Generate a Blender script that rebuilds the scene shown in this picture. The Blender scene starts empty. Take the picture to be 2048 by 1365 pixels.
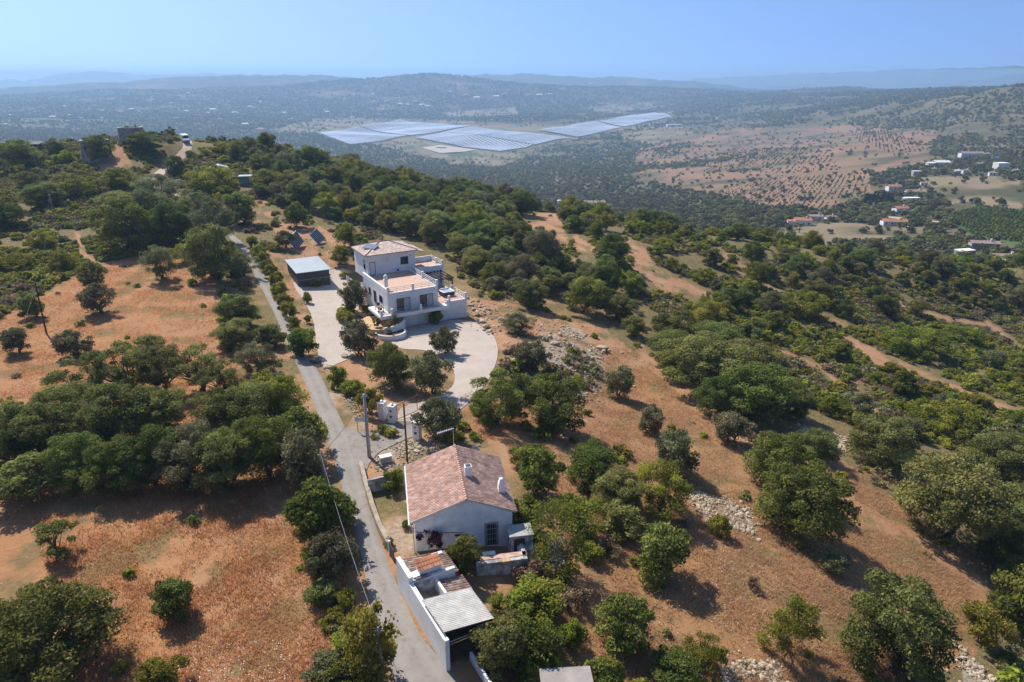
import bpy, bmesh, math, random
import numpy as np
from mathutils import Vector, Matrix
from mathutils.geometry import delaunay_2d_cdt

# ------------------------------------------------------------------ camera, sky, sun, exposure
S = bpy.context.scene
COL = S.collection
CAM_H = 36.0
FPX = 1365.0
PITCH = math.radians(21.3)
cd = bpy.data.cameras.new('camera')
cam = bpy.data.objects.new('camera', cd)
COL.objects.link(cam)
cam.location = (0, 0, CAM_H)
cam.rotation_euler = (math.pi / 2 - PITCH, 0, 0)
cd.sensor_width = 36.0
cd.lens = 36.0 * FPX / 2048.0
cd.clip_start = 0.5
cd.clip_end = 60000
S.camera = cam

SUN_AZ, SUN_EL = math.radians(-40), math.radians(48)      # azimuth clockwise from +Y
w = bpy.data.worlds.new('World')
S.world = w
w.use_nodes = True
wn = w.node_tree
bg = wn.nodes['Background']
sky = wn.nodes.new('ShaderNodeTexSky')
sky.sky_type = 'NISHITA'
sky.sun_disc = False
sky.sun_elevation = SUN_EL
sky.sun_rotation = SUN_AZ
sky.altitude = 200
sky.air_density = 1.0
sky.dust_density = 0.6
sky.ozone_density = 2.0
# the air near the horizon is as clear a blue as higher up: look the sky up a little above the true direction, and tint it
stc = wn.nodes.new('ShaderNodeTexCoord')
sml = wn.nodes.new('ShaderNodeVectorMath')
sml.operation = 'MULTIPLY_ADD'
sml.inputs[1].default_value = (1, 1, .9)
sml.inputs[2].default_value = (0, 0, .3)
smn = wn.nodes.new('ShaderNodeVectorMath')
smn.operation = 'NORMALIZE'
wn.links.new(stc.outputs['Generated'], sml.inputs[0])
wn.links.new(sml.outputs[0], smn.inputs[0])
wn.links.new(smn.outputs[0], sky.inputs['Vector'])
stn = wn.nodes.new('ShaderNodeMix')
stn.data_type = 'RGBA'
stn.blend_type = 'MULTIPLY'
stn.inputs['Factor'].default_value = 1
stn.inputs['B'].default_value = (.80, .90, 1.05, 1)
wn.links.new(sky.outputs['Color'], stn.inputs['A'])
wn.links.new(stn.outputs['Result'], bg.inputs['Color'])
bg.inputs['Strength'].default_value = 0.1
sl = bpy.data.lights.new('sun', 'SUN')
so = bpy.data.objects.new('sun', sl)
COL.objects.link(so)
sl.energy = 3.7
sl.angle = math.radians(0.5)
sl.color = (1.0, 0.95, 0.87)
sd = Vector((math.sin(SUN_AZ) * math.cos(SUN_EL), math.cos(SUN_AZ) * math.cos(SUN_EL), math.sin(SUN_EL)))
so.rotation_euler = sd.to_track_quat('Z', 'Y').to_euler()
so.location = (0, 0, 200)
S.view_settings.view_transform = 'Standard'
S.view_settings.look = 'None'
S.view_settings.gamma = 1.0
S.view_settings.use_curve_mapping = False
S.view_settings.exposure = 0.84
S.cycles.max_bounces = 6
S.cycles.transparent_max_bounces = 8
S.cycles.volume_bounces = 1

# ------------------------------------------------------------------ maths of the place
rng = np.random.default_rng(7)
random.seed(7)
cP, sP = math.cos(PITCH), math.sin(PITCH)


def ray(px, py):
    x = (np.asarray(px, float) - 1024) / FPX
    y = -(np.asarray(py, float) - 682.5) / FPX
    return np.stack([x, cP + y * sP, -sP + y * cP], -1)


def PZ(px, py, z):
    d = ray(px, py)
    t = (z - CAM_H) / d[..., 2]
    return np.array([0, 0, CAM_H]) + d * np.asarray(t)[..., None]


def proj(x, y, z):
    zz = z - CAM_H
    f = y * cP - zz * sP
    u = y * sP + zz * cP
    f = np.where(f < 1e-3, 1e-3, f)
    return 1024 + FPX * x / f, 682.5 - FPX * u / f


def az_of(px):
    return math.atan((px - 1024) / FPX / (cP + 0.39 * sP))


# survey points of the terrain: sight line (px, py) and height z of the ground met there
NEAR = [(840, 1340, 0), (760, 1150, 0), (700, 930, 0), (740, 900, 0), (650, 830, -.1), (620, 760, -.3), (580, 680, -.6), (545, 600, -.5), (500, 530, .4),
        (440, 455, 2.5), (400, 420, 4.2), (310, 365, 7.5), (345, 320, 10), (375, 285, 13), (790, 850, -.3), (830, 800, -1), (950, 700, -2.1), (900, 665, -2.3),
        (830, 655, -2.35), (930, 640, -2.5), (960, 760, -1.6), (1000, 690, -2.3), (660, 720, -1), (650, 620, -1.8), (640, 565, -1.8), (690, 545, -1.7), (600, 560, -1.6),
        (610, 500, .4), (690, 492, .6), (560, 480, 1.4), (595, 478, 1.1), (640, 470, 1.1), (930, 1100, 0), (1000, 950, -.8), (870, 900, -.3), (1040, 1000, -1),
        (600, 1000, .2), (400, 1000, .3), (100, 1000, .3), (0, 1200, 0), (300, 1200, 0), (500, 1300, 0), (100, 1365, 0), (0, 850, 0), (300, 850, 0),
        (300, 680, 0), (100, 640, .2), (350, 560, 1), (0, 640, .6), (200, 520, 1.6), (100, 480, 2.4), (0, 450, 3.4), (50, 380, 6.5), (150, 350, 8), (260, 420, 5),
        (0, 330, 9.5), (200, 300, 13.5), (260, 288, 15), (330, 292, 14), (420, 290, 13.2), (0, 303, 13), (480, 310, 10.5), (600, 330, 6.5), (740, 365, 2.5), (900, 400, -2),
        (1100, 430, -5), (1300, 460, -8), (1500, 482, -12), (1700, 510, -20), (1900, 540, -28), (2048, 560, -33), (500, 420, 3.5), (620, 430, 2.5), (800, 440, 0),
        (950, 480, -2), (1100, 500, -4), (1060, 455, -4), (1250, 540, -6), (950, 560, -3.5), (1000, 600, -4), (1100, 640, -5.5), (1250, 640, -7), (1400, 560, -10),
        (1500, 640, -12), (1700, 600, -18), (1900, 620, -24), (2048, 640, -28), (1750, 710, -17), (2048, 760, -22), (1650, 800, -13), (1900, 850, -16), (1500, 760, -10),
        (1350, 700, -8.5), (1230, 740, -7), (1130, 690, -4), (1050, 700, -2.6), (1020, 760, -2.2), (1110, 800, -4), (1250, 850, -5.6), (1400, 900, -5.8), (1530, 900, -7.2),
        (1300, 1000, -3.5), (1150, 950, -2.2), (1450, 1040, -4.6), (1650, 1000, -7.5), (1850, 1000, -11), (2048, 950, -16), (1500, 1180, -3.6), (1300, 1180, -2.5),
        (1150, 1180, -1.2), (1700, 1200, -6), (1900, 1200, -9), (2048, 1200, -12), (1100, 1350, -.8), (1300, 1365, -2), (1500, 1365, -3), (1750, 1365, -5.5), (2048, 1365, -9)]
# sight line and distance
FAR = [(640, 275, 2400), (800, 242, 3200), (1000, 302, 2000), (1130, 283, 2200), (1340, 232, 3300), (890, 300, 2050), (900, 335, 1500), (1100, 388, 900), (1000, 360, 1100),
       (1300, 428, 600), (1600, 447, 510), (1800, 445, 530), (1780, 405, 640), (1900, 335, 900), (2000, 345, 800), (1600, 370, 850), (1500, 300, 1500), (1700, 270, 1700),
       (2048, 265, 1400), (2048, 188, 1900), (1960, 192, 2000), (1850, 203, 2300), (1650, 197, 3200), (1500, 192, 4200), (1300, 182, 4700), (1100, 178, 4900), (850, 180, 4600),
       (600, 185, 4600), (400, 190, 4500), (200, 192, 4800), (0, 190, 5000), (200, 225, 3500), (0, 250, 2700), (300, 245, 2800), (500, 240, 2900), (0, 278, 1900),
       (1990, 522, 385), (1900, 470, 480), (2048, 425, 600), (1150, 240, 2900), (1000, 240, 3000), (1000, 205, 4000), (700, 215, 3800), (1300, 210, 3900), (1550, 230, 2700), (1850, 240, 1900)]
BEYOND = [(-200, 330, -6), (0, 330, -6), (200, 330, -4), (400, 340, -4), (740, 330, -18), (1100, 330, -33), (1500, 320, -45), (1800, 320, -54), (2048, 320, -61),
          (0, 700, -70), (300, 700, -70), (600, 600, -70), (850, 520, -62), (0, 1200, -105), (400, 1200, -110),
          (-300, 12000, -170), (300, 12000, -170), (1024, 12000, -170), (1700, 12000, -170), (2300, 12000, -170), (-300, 7500, -110), (500, 7500, -110), (1024, 7500, -110), (1700, 7500, -120), (2300, 7500, -120)]
pts = []
for px, py, z in NEAR:
    p = PZ(px, py, z)
    pts.append(tuple(p))
for px, py, r in FAR:
    d = ray(px, py)
    t = r / math.hypot(d[0], d[1])
    pts.append((d[0] * t, d[1] * t, CAM_H + d[2] * t))
for px, r, z in BEYOND:
    a = az_of(px)
    pts.append((r * math.sin(a), r * math.cos(a), z))
for a, zl in ((-170, -1), (-130, -.5), (-90, .3), (-60, .3), (60, -8), (90, -10), (130, -8), (170, -3)):
    for r, f in ((8, .3), (40, 1), (250, 3), (2000, 10), (12000, 14)):
        z = zl * f
        if r > 1000:
            z = -150
        pts.append((r * math.sin(math.radians(a)), r * math.cos(math.radians(a)), z))
pts.append((0, 20, -.2))
pts = np.array(pts)


def dom(x, y):
    return np.stack([np.arctan2(x, y), 0.75 * np.log(np.hypot(x, y) + 4)], -1)


def kern(d2):
    return np.where(d2 > 1e-12, d2 * np.log(np.maximum(d2, 1e-12)), 0.0)


Q = dom(pts[:, 0], pts[:, 1])
n = len(Q)
A = np.zeros((n + 3, n + 3))
A[:n, :n] = kern(((Q[:, None] - Q[None]) ** 2).sum(-1)) + 2e-4 * np.eye(n)
A[:n, n] = 1
A[:n, n + 1:] = Q
A[n:, :n] = A[:n, n:].T
TPS = np.linalg.solve(A, np.concatenate([pts[:, 2], np.zeros(3)]))


def _hash(ix, iy, s):
    h = (ix * 374761393 + iy * 668265263 + s * 974711) & 0x7fffffff
    h = ((h ^ (h >> 13)) * 1274126177) & 0x7fffffff
    return ((h ^ (h >> 16)) & 0xffff) / 65535.0


def vnoise(x, y, s=0):
    ix, iy = np.floor(x).astype(np.int64), np.floor(y).astype(np.int64)
    fx, fy = x - ix, y - iy
    fx, fy = fx * fx * (3 - 2 * fx), fy * fy * (3 - 2 * fy)
    a, b = _hash(ix, iy, s), _hash(ix + 1, iy, s)
    c, d = _hash(ix, iy + 1, s), _hash(ix + 1, iy + 1, s)
    return (a * (1 - fx) + b * fx) * (1 - fy) + (c * (1 - fx) + d * fx) * fy


def fbm(x, y, s=0, o=4):
    v, a, t = 0, .5, 0
    for i in range(o):
        v = v + a * vnoise(x * 2 ** i, y * 2 ** i, s + i)
        t += a
        a *= .5
    return v / t


RIDGES = [(4700, 900, [(520, 178), (600, 168), (740, 158), (800, 153), (850, 149), (900, 150), (960, 157), (1010, 165), (1100, 172), (1300, 180), (1400, 190)]),
          (7000, 900, [(820, 175), (900, 157), (960, 149), (1060, 148), (1130, 153), (1180, 156), (1250, 152), (1330, 160), (1450, 170), (1540, 182), (1650, 192)]),
          (5900, 1000, [(-400, 185), (0, 176), (130, 168), (250, 164), (330, 155), (430, 152), (480, 150), (560, 150), (640, 151), (700, 155), (780, 168)]),
          (12000, 1100, [(-300, 160), (50, 160), (150, 145), (200, 143), (300, 150), (420, 147), (600, 156), (900, 165), (1000, 175)]),
          (12000, 1100, [(1100, 176), (1250, 166), (1400, 158), (1600, 148), (1800, 140), (1950, 135), (2048, 131), (2300, 128)]),
          (9200, 800, [(1450, 195), (1540, 172), (1620, 170), (1700, 175), (1790, 186), (1850, 176), (1950, 160), (2048, 147), (2250, 138)]),
          (6300, 600, [(1560, 200), (1620, 190), (1680, 182), (1760, 183), (1830, 193), (1900, 200)])]
RID = []
for r0, wd, prof in RIDGES:
    az = [az_of(p[0]) for p in prof]
    zt = []
    for px, py in prof:
        d = ray(px, py)
        zt.append(CAM_H + d[2] * r0 / math.hypot(d[0], d[1]))
    RID.append((r0, wd, np.array(az), np.array(zt)))


def zf(x, y):
    """height of the ground"""
    x = np.atleast_1d(np.asarray(x, float))
    y = np.atleast_1d(np.asarray(y, float))
    out = np.empty(x.shape)
    fx, fy = x.ravel(), y.ravel()
    o = out.ravel()
    for i in range(0, len(fx), 60000):
        q = dom(fx[i:i + 60000], fy[i:i + 60000])
        d2 = ((q[:, None] - Q[None]) ** 2).sum(-1)
        o[i:i + 60000] = kern(d2) @ TPS[:n] + TPS[n] + q @ TPS[n + 1:]
    r = np.hypot(fx, fy)
    a = np.arctan2(fx, fy)
    far = np.clip((r - 350) / 1200, 0, 1)
    o += far * (fbm(fx / 520, fy / 520, 3, 4) - .5) * np.minimum(r * .018, 85)
    for r0, wd, raz, rzt in RID:
        top = np.interp(a, raz, rzt, left=-400, right=-400)
        e = np.exp(-((r - r0) / wd) ** 2)
        rough = (fbm(a * 90, r / 900, 11, 3) - .5) * r0 * .004
        o[:] = np.maximum(o, -170 + (top + rough + 170) * e)
    return o.reshape(x.shape)


def z1(x, y):
    return float(zf([x], [y])[0])


_T = np.geomspace(20, 16000, 1500)


def G(px, py):
    """the first ground point along a sight line"""
    d = ray(px, py)
    d = d / np.linalg.norm(d)
    t = _T
    p = d[None] * t[:, None]
    h = CAM_H + p[:, 2] - zf(p[:, 0], p[:, 1])
    k = np.nonzero(h < 0)[0]
    if not len(k):
        p = d * 15000
        return np.array([p[0], p[1], z1(p[0], p[1])])
    k = k[0]
    lo, hi = (t[k - 1], t[k]) if k else (5.0, t[0])
    for _ in range(12):
        m = .5 * (lo + hi)
        if CAM_H + d[2] * m < z1(d[0] * m, d[1] * m):
            hi = m
        else:
            lo = m
    p = d * hi
    return np.array([p[0], p[1], z1(p[0], p[1])])


def inpoly(px, py, poly):
    px, py = np.asarray(px), np.asarray(py)
    c = np.zeros(px.shape, bool)
    m = len(poly)
    for i in range(m):
        x0, y0 = poly[i]
        x1, y1 = poly[(i + 1) % m]
        if y0 == y1:
            continue
        k = ((y0 > py) != (y1 > py)) & (px < (x1 - x0) * (py - y0) / (y1 - y0) + x0)
        c ^= k
    return c


def linedist(px, py, line):
    px, py = np.asarray(px, float), np.asarray(py, float)
    best = np.full(px.shape, 1e9)
    for (x0, y0), (x1, y1) in zip(line, line[1:]):
        L2 = (x1 - x0) ** 2 + (y1 - y0) ** 2 + 1e-9
        t = np.clip(((px - x0) * (x1 - x0) + (py - y0) * (y1 - y0)) / L2, 0, 1)
        best = np.minimum(best, np.hypot(px - x0 - t * (x1 - x0), py - y0 - t * (y1 - y0)))
    return best


# ------------------------------------------------------------------ materials
def mat(name, col, rough=.85, var=.12, scale=3.0, bump=.0, bscale=20., metal=0., col2=None, spec=.3):
    """plain surface: two colours mixed by noise, optional bump"""
    m = bpy.data.materials.new(name)
    m.use_nodes = True
    t = m.node_tree
    b = t.nodes['Principled BSDF']
    b.inputs['Roughness'].default_value = rough
    b.inputs['Metallic'].default_value = metal
    b.inputs['Specular IOR Level'].default_value = spec
    tc = t.nodes.new('ShaderNodeTexCoord')
    nz = t.nodes.new('ShaderNodeTexNoise')
    nz.inputs['Scale'].default_value = scale
    nz.inputs['Detail'].default_value = 6
    t.links.new(tc.outputs['Object'], nz.inputs['Vector'])
    rp = t.nodes.new('ShaderNodeValToRGB')
    c2 = col2 or tuple(min(1, c * (1 + var)) for c in col)
    c1 = tuple(c * (1 - var) for c in col) if col2 is None else col
    rp.color_ramp.elements[0].position = .35
    rp.color_ramp.elements[1].position = .65
    rp.color_ramp.elements[0].color = (*c1, 1)
    rp.color_ramp.elements[1].color = (*c2, 1)
    t.links.new(nz.outputs['Fac'], rp.inputs['Fac'])
    t.links.new(rp.outputs['Color'], b.inputs['Base Color'])
    if bump:
        n2 = t.nodes.new('ShaderNodeTexNoise')
        n2.inputs['Scale'].default_value = bscale
        n2.inputs['Detail'].default_value = 5
        t.links.new(tc.outputs['Object'], n2.inputs['Vector'])
        bp = t.nodes.new('ShaderNodeBump')
        bp.inputs['Strength'].default_value = bump
        bp.inputs['Distance'].default_value = .1
        t.links.new(n2.outputs['Fac'], bp.inputs['Height'])
        t.links.new(bp.outputs['Normal'], b.inputs['Normal'])
    return m


def mat_attr(name, rough=.85, attr='tone', noise=.15, scale=2.0):
    """colour per face from a colour attribute (tiles, stones), broken by noise"""
    m = bpy.data.materials.new(name)
    m.use_nodes = True
    t = m.node_tree
    b = t.nodes['Principled BSDF']
    b.inputs['Roughness'].default_value = rough
    b.inputs['Specular IOR Level'].default_value = .25
    at = t.nodes.new('ShaderNodeAttribute')
    at.attribute_name = attr
    tc = t.nodes.new('ShaderNodeTexCoord')
    nz = t.nodes.new('ShaderNodeTexNoise')
    nz.inputs['Scale'].default_value = scale
    nz.inputs['Detail'].default_value = 5
    t.links.new(tc.outputs['Object'], nz.inputs['Vector'])
    mr = t.nodes.new('ShaderNodeMapRange')
    mr.inputs['From Min'].default_value = .3
    mr.inputs['From Max'].default_value = .7
    mr.inputs['To Min'].default_value = 1 - noise
    mr.inputs['To Max'].default_value = 1 + noise
    t.links.new(nz.outputs['Fac'], mr.inputs['Value'])
    mx = t.nodes.new('ShaderNodeVectorMath')
    mx.operation = 'SCALE'
    t.links.new(at.outputs['Color'], mx.inputs[0])
    t.links.new(mr.outputs['Result'], mx.inputs['Scale'])
    t.links.new(mx.outputs['Vector'], b.inputs['Base Color'])
    return m


def mat_leaf(name, dark, light, transl=.25, hue=.03, val=.25):
    m = bpy.data.materials.new(name)
    m.use_nodes = True
    t = m.node_tree
    b = t.nodes['Principled BSDF']
    b.inputs['Roughness'].default_value = .7
    b.inputs['Specular IOR Level'].default_value = .06
    at = t.nodes.new('ShaderNodeAttribute')
    at.attribute_name = 'tint'
    mx = t.nodes.new('ShaderNodeMix')
    mx.data_type = 'RGBA'
    mx.inputs['A'].default_value = (*dark, 1)
    mx.inputs['B'].default_value = (*light, 1)
    t.links.new(at.outputs['Fac'], mx.inputs['Factor'])
    oi = t.nodes.new('ShaderNodeObjectInfo')
    hs = t.nodes.new('ShaderNodeHueSaturation')
    r1 = t.nodes.new('ShaderNodeMapRange')
    r1.inputs['To Min'].default_value = .5 - hue
    r1.inputs['To Max'].default_value = .5 + hue
    r2 = t.nodes.new('ShaderNodeMapRange')
    r2.inputs['To Min'].default_value = 1 - val
    r2.inputs['To Max'].default_value = 1 + val
    ml = t.nodes.new('ShaderNodeMath')
    ml.operation = 'MULTIPLY'
    ml.inputs[1].default_value = 7.31
    fr = t.nodes.new('ShaderNodeMath')
    fr.operation = 'FRACT'
    t.links.new(oi.outputs['Random'], r1.inputs['Value'])
    t.links.new(oi.outputs['Random'], ml.inputs[0])
    t.links.new(ml.outputs[0], fr.inputs[0])
    t.links.new(fr.outputs[0], r2.inputs['Value'])
    t.links.new(r1.outputs['Result'], hs.inputs['Hue'])
    t.links.new(r2.outputs['Result'], hs.inputs['Value'])
    t.links.new(mx.outputs['Result'], hs.inputs['Color'])
    t.links.new(hs.outputs['Color'], b.inputs['Base Color'])
    tr = t.nodes.new('ShaderNodeBsdfTranslucent')
    t.links.new(hs.outputs['Color'], tr.inputs['Color'])
    ms = t.nodes.new('ShaderNodeMixShader')
    ms.inputs['Fac'].default_value = transl
    t.links.new(b.outputs[0], ms.inputs[1])
    t.links.new(tr.outputs[0], ms.inputs[2])
    t.links.new(ms.outputs[0], t.nodes['Material Output'].inputs['Surface'])
    return m


M = {}
M['white'] = mat('white_render', (.67, .655, .63), .85, .05, .7, .08, 5, col2=(.76, .75, .73))
M['oldwhite'] = mat('old_limewash', (.64, .63, .61), .9, .1, 1.0, .3, 8, col2=(.8, .79, .77))
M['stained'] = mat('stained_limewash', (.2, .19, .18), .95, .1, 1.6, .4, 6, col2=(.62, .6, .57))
M['floor'] = mat('terracotta_floor', (.5, .33, .24), .8, .1, 2)
M['glass'] = mat('window_glass', (.02, .025, .03), .08, .2, 1, spec=.6)
M['frame'] = mat('dark_window_frame', (.03, .033, .036), .5, .1)
M['curtain'] = mat('pale_curtain', (.45, .47, .45), .8, .1)
M['wood'] = mat('dark_stained_wood', (.045, .025, .02), .7, .3, 3)
M['metal'] = mat('galvanised_rail', (.5, .5, .5), .4, .1, metal=.6)
M['steel'] = mat('weathered_steel', (.26, .26, .26), .6, .2, metal=.2)
M['rust'] = mat('rusty_steel', (.12, .045, .025), .8, .3, 6)
M['concrete'] = mat('grey_concrete', (.34, .33, .31), .9, .15, 2, .2)
M['slate'] = mat('dark_boarding', (.05, .058, .066), .7, .2, 2)
M['zinc'] = mat('pale_metal_roof', (.3, .33, .34), .45, .06, .6, metal=.2)
M['panel'] = mat('solar_cells', (.09, .115, .15), .2, .15, 2, spec=.6)
M['farpanel'] = mat('sky_glare_solar_cells', (.34, .38, .46), .25, .08, .02, spec=.6)
M['garage'] = mat('garage_door_paint', (.6, .61, .6), .6, .04)
M['sheet'] = mat('fibre_cement_sheet', (.66, .62, .55), .85, .1, 1.5, col2=(.8, .76, .69))
M['sand'] = mat('sandy_gravel', (.5, .33, .17), .95, .15, 4)
M['tub'] = mat('tub_acrylic', (.75, .77, .8), .3, .03)
M['tubside'] = mat('tub_cladding', (.09, .05, .045), .7, .2)
M['bark'] = mat('bark', (.09, .07, .055), .9, .35, 4, .5, 12)
M['deadwood'] = mat('bleached_dead_wood', (.4, .36, .33), .9, .2, 4)
M['roof_far'] = mat('far_terracotta_roof', (.42, .17, .1), .85, .15, .3)
M['roof_dull'] = mat('far_dull_roof', (.32, .22, .18), .85, .15, .3)
M['stonewall'] = mat('rubble_masonry', (.16, .145, .125), .95, .3, 1.5, .6, 6, col2=(.36, .32, .27))
M['van'] = mat('van_paint', (.78, .79, .8), .3, .02)
M['carpaint'] = mat('grey_car_paint', (.2, .21, .22), .3, .05, metal=.3)
M['tyre'] = mat('tyre_rubber', (.02, .02, .02), .8, .1)
M['cable'] = mat('cable_black', (.06, .06, .06), .6, .1)
M['wire'] = mat('bare_wire', (.45, .45, .45), .4, .1, metal=.5)
M['net'] = mat('green_netting', (.05, .07, .06), .9, .2, 1)
M['tile'] = mat_attr('barrel_tiles', .85, noise=.22, scale=1.5)
M['stone'] = mat_attr('limestone', .9, noise=.2, scale=3)
M['straw'] = mat_attr('dry_stalks', .9, noise=.1, scale=.4)
_t = M['straw'].node_tree
_tr, _ms = _t.nodes.new('ShaderNodeBsdfTranslucent'), _t.nodes.new('ShaderNodeMixShader')
_pb = _t.nodes['Principled BSDF']
_t.links.new(_pb.inputs['Base Color'].links[0].from_socket, _tr.inputs['Color'])
_ms.inputs[0].default_value = .5
_t.links.new(_pb.outputs[0], _ms.inputs[1])
_t.links.new(_tr.outputs[0], _ms.inputs[2])
_t.links.new(_ms.outputs[0], _t.nodes['Material Output'].inputs['Surface'])
LEAF = {
    'carob': mat_leaf('carob_leaves', (.09, .112, .024), (.265, .285, .066), .42),
    'olive': mat_leaf('olive_leaves', (.125, .128, .052), (.285, .27, .13), .36),
    'oak': mat_leaf('holm_oak_leaves', (.118, .128, .034), (.295, .3, .088), .42),
    'lime': mat_leaf('yellow_green_leaves', (.15, .158, .024), (.37, .35, .06), .46),
    'green': mat_leaf('fresh_green_leaves', (.1, .13, .024), (.285, .3, .06), .45),
    'lentisk': mat_leaf('lentisk_leaves', (.15, .162, .022), (.37, .36, .052), .46),
    'dry': mat_leaf('dry_scrub_twigs', (.17, .12, .065), (.34, .25, .14), .25),
    'far': mat_leaf('far_leaves', (.085, .082, .03), (.215, .19, .07), .33),
    'magenta': mat_leaf('bougainvillea', (.05, .02, .03), (.18, .045, .08), .2),
    'cypress': mat_leaf('cypress_needles', (.02, .032, .014), (.055, .075, .03), .1),
}
M['farpanel'] = mat('sky_glare_solar_cells', (.46, .49, .54), .35, .06, .02, spec=.4)  # pale base colour stands for sky reflection and glare on the cells

# ------------------------------------------------------------------ building helpers
def tag(o, label=None, cat=None, group=None, kind=None):
    for k, v in (('label', label), ('category', cat), ('group', group), ('kind', kind)):
        if v:
            o[k] = v
    return o


def empty(name, loc, rz=0.0, label=None, cat=None, group=None):
    o = bpy.data.objects.new(name, None)
    COL.objects.link(o)
    o.empty_display_size = .3
    o.location = loc
    o.rotation_euler = (0, 0, rz)
    return tag(o, label, cat, group)


def mesh_np(name, V, Fq, nper, m=None, smooth=False, attrs=None):
    """mesh from numpy arrays; every face has nper corners; attrs: {name: per-vertex scalar or rgb}"""
    me = bpy.data.meshes.new(name)
    nv, nf = len(V), len(Fq)
    me.vertices.add(nv)
    me.vertices.foreach_set('co', np.ascontiguousarray(V, np.float32).ravel())
    me.loops.add(nf * nper)
    me.loops.foreach_set('vertex_index', np.ascontiguousarray(Fq, np.int32).ravel())
    me.polygons.add(nf)
    me.polygons.foreach_set('loop_start', np.arange(0, nf * nper, nper, dtype=np.int32))
    me.update(calc_edges=True)
    if smooth:
        me.polygons.foreach_set('use_smooth', np.ones(nf, bool))
    for k, v in (attrs or {}).items():
        v = np.asarray(v, np.float32)
        if v.ndim == 1:
            a = me.attributes.new(k, 'FLOAT', 'POINT')
            a.data.foreach_set('value', v)
        else:
            a = me.attributes.new(k, 'FLOAT_COLOR', 'POINT')
            a.data.foreach_set('color', np.concatenate([v, np.ones((len(v), 4 - v.shape[1]))], 1).astype(np.float32).ravel())
    if m:
        me.materials.append(m)
    return me


def link(name, me, parent=None, loc=(0, 0, 0), rz=0.0):
    o = bpy.data.objects.new(name, me)
    COL.objects.link(o)
    o.location = loc
    o.rotation_euler = (0, 0, rz)
    if parent:
        o.parent = parent
    return o


class MB:
    def __init__(s):
        s.v, s.f, s.c = [], [], []
        s.tone = None

    def add(s, vs, fs):
        k = len(s.v)
        s.v += [tuple(map(float, p)) for p in vs]
        s.f += [tuple(i + k for i in f) for f in fs]
        if s.tone:
            s.c += [s.tone] * len(vs)
        return s

    def box(s, x0, x1, y0, y1, z0, z1):
        return s.add([(x0, y0, z0), (x1, y0, z0), (x1, y1, z0), (x0, y1, z0), (x0, y0, z1), (x1, y0, z1), (x1, y1, z1), (x0, y1, z1)],
                     [(3, 2, 1, 0), (4, 5, 6, 7), (0, 1, 5, 4), (1, 2, 6, 5), (2, 3, 7, 6), (3, 0, 4, 7)])

    def bev(s, x0, x1, y0, y1, z0, z1, b=.03):
        """box with chamfered top and upright edges"""
        q = lambda e, z: [(x0 + b, y0 + e, z), (x1 - b, y0 + e, z), (x1 - e, y0 + b, z), (x1 - e, y1 - b, z), (x1 - b, y1 - e, z), (x0 + b, y1 - e, z), (x0 + e, y1 - b, z), (x0 + e, y0 + b, z)]
        return s.loft([q(0, z0), q(0, z1 - b), q(b * .8, z1)])

    def loft(s, rings, caps=True):
        k = len(rings[0])
        vs = [p for r in rings for p in r]
        fs = []
        for i in range(len(rings) - 1):
            for j in range(k):
                a, b = i * k + j, i * k + (j + 1) % k
                fs.append((a, b, b + k, a + k))
        if caps:
            fs.append(tuple(range(k))[::-1])
            fs.append(tuple(range((len(rings) - 1) * k, len(rings) * k)))
        return s.add(vs, fs)

    def prism(s, poly, z0, z1):
        return s.loft([[(x, y, z0) for x, y in poly], [(x, y, z1) for x, y in poly]])

    def tube(s, path, rad, n=8):
        path = [Vector(p) for p in path]
        if not hasattr(rad, '__len__'):
            rad = [rad] * len(path)
        rings = []
        for i, p in enumerate(path):
            d = (path[min(i + 1, len(path) - 1)] - path[max(i - 1, 0)])
            d = d.normalized() if d.length > 1e-9 else Vector((0, 0, 1))
            u = d.cross(Vector((0, 0, 1)) if abs(d.z) < .9 else Vector((1, 0, 0))).normalized()
            v = d.cross(u)
            rings.append([tuple(p + rad[i] * (math.cos(2 * math.pi * j / n) * u + math.sin(2 * math.pi * j / n) * v)) for j in range(n)])
        return s.loft(rings)

    def lathe(s, prof, cx=0, cy=0, n=16):
        return s.loft([[(cx + r * math.cos(2 * math.pi * j / n), cy + r * math.sin(2 * math.pi * j / n), z) for j in range(n)] for r, z in prof])

    def bar(s, a, b, wd, h):
        """rectangular bar from a to b, wd across, h high"""
        a, b = Vector(a), Vector(b)
        d = (b - a).normalized()
        u = d.cross(Vector((0, 0, 1)))
        u = u.normalized() if u.length > 1e-6 else Vector((1, 0, 0))
        v = u.cross(d)
        q = lambda p: [tuple(p + u * (i * wd / 2) + v * (j * h / 2)) for i, j in ((-1, -1), (1, -1), (1, 1), (-1, 1))]
        return s.loft([q(a), q(b)])

    def build(s, name, m, parent=None, loc=(0, 0, 0), rz=0.0, smooth=False):
        me = bpy.data.meshes.new(name)
        me.from_pydata(s.v, [], s.f)
        if s.c and len(s.c) == len(s.v):
            a = me.attributes.new('tone', 'FLOAT_COLOR', 'POINT')
            a.data.foreach_set('color', np.array([(*c, 1) for c in s.c], np.float32).ravel())
        bm = bmesh.new()
        bm.from_mesh(me)
        bmesh.ops.recalc_face_normals(bm, faces=bm.faces)
        bm.to_mesh(me)
        bm.free()
        if smooth:
            for p in me.polygons:
                p.use_smooth = True
        me.materials.append(m)
        return link(name, me, parent, loc, rz)


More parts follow.
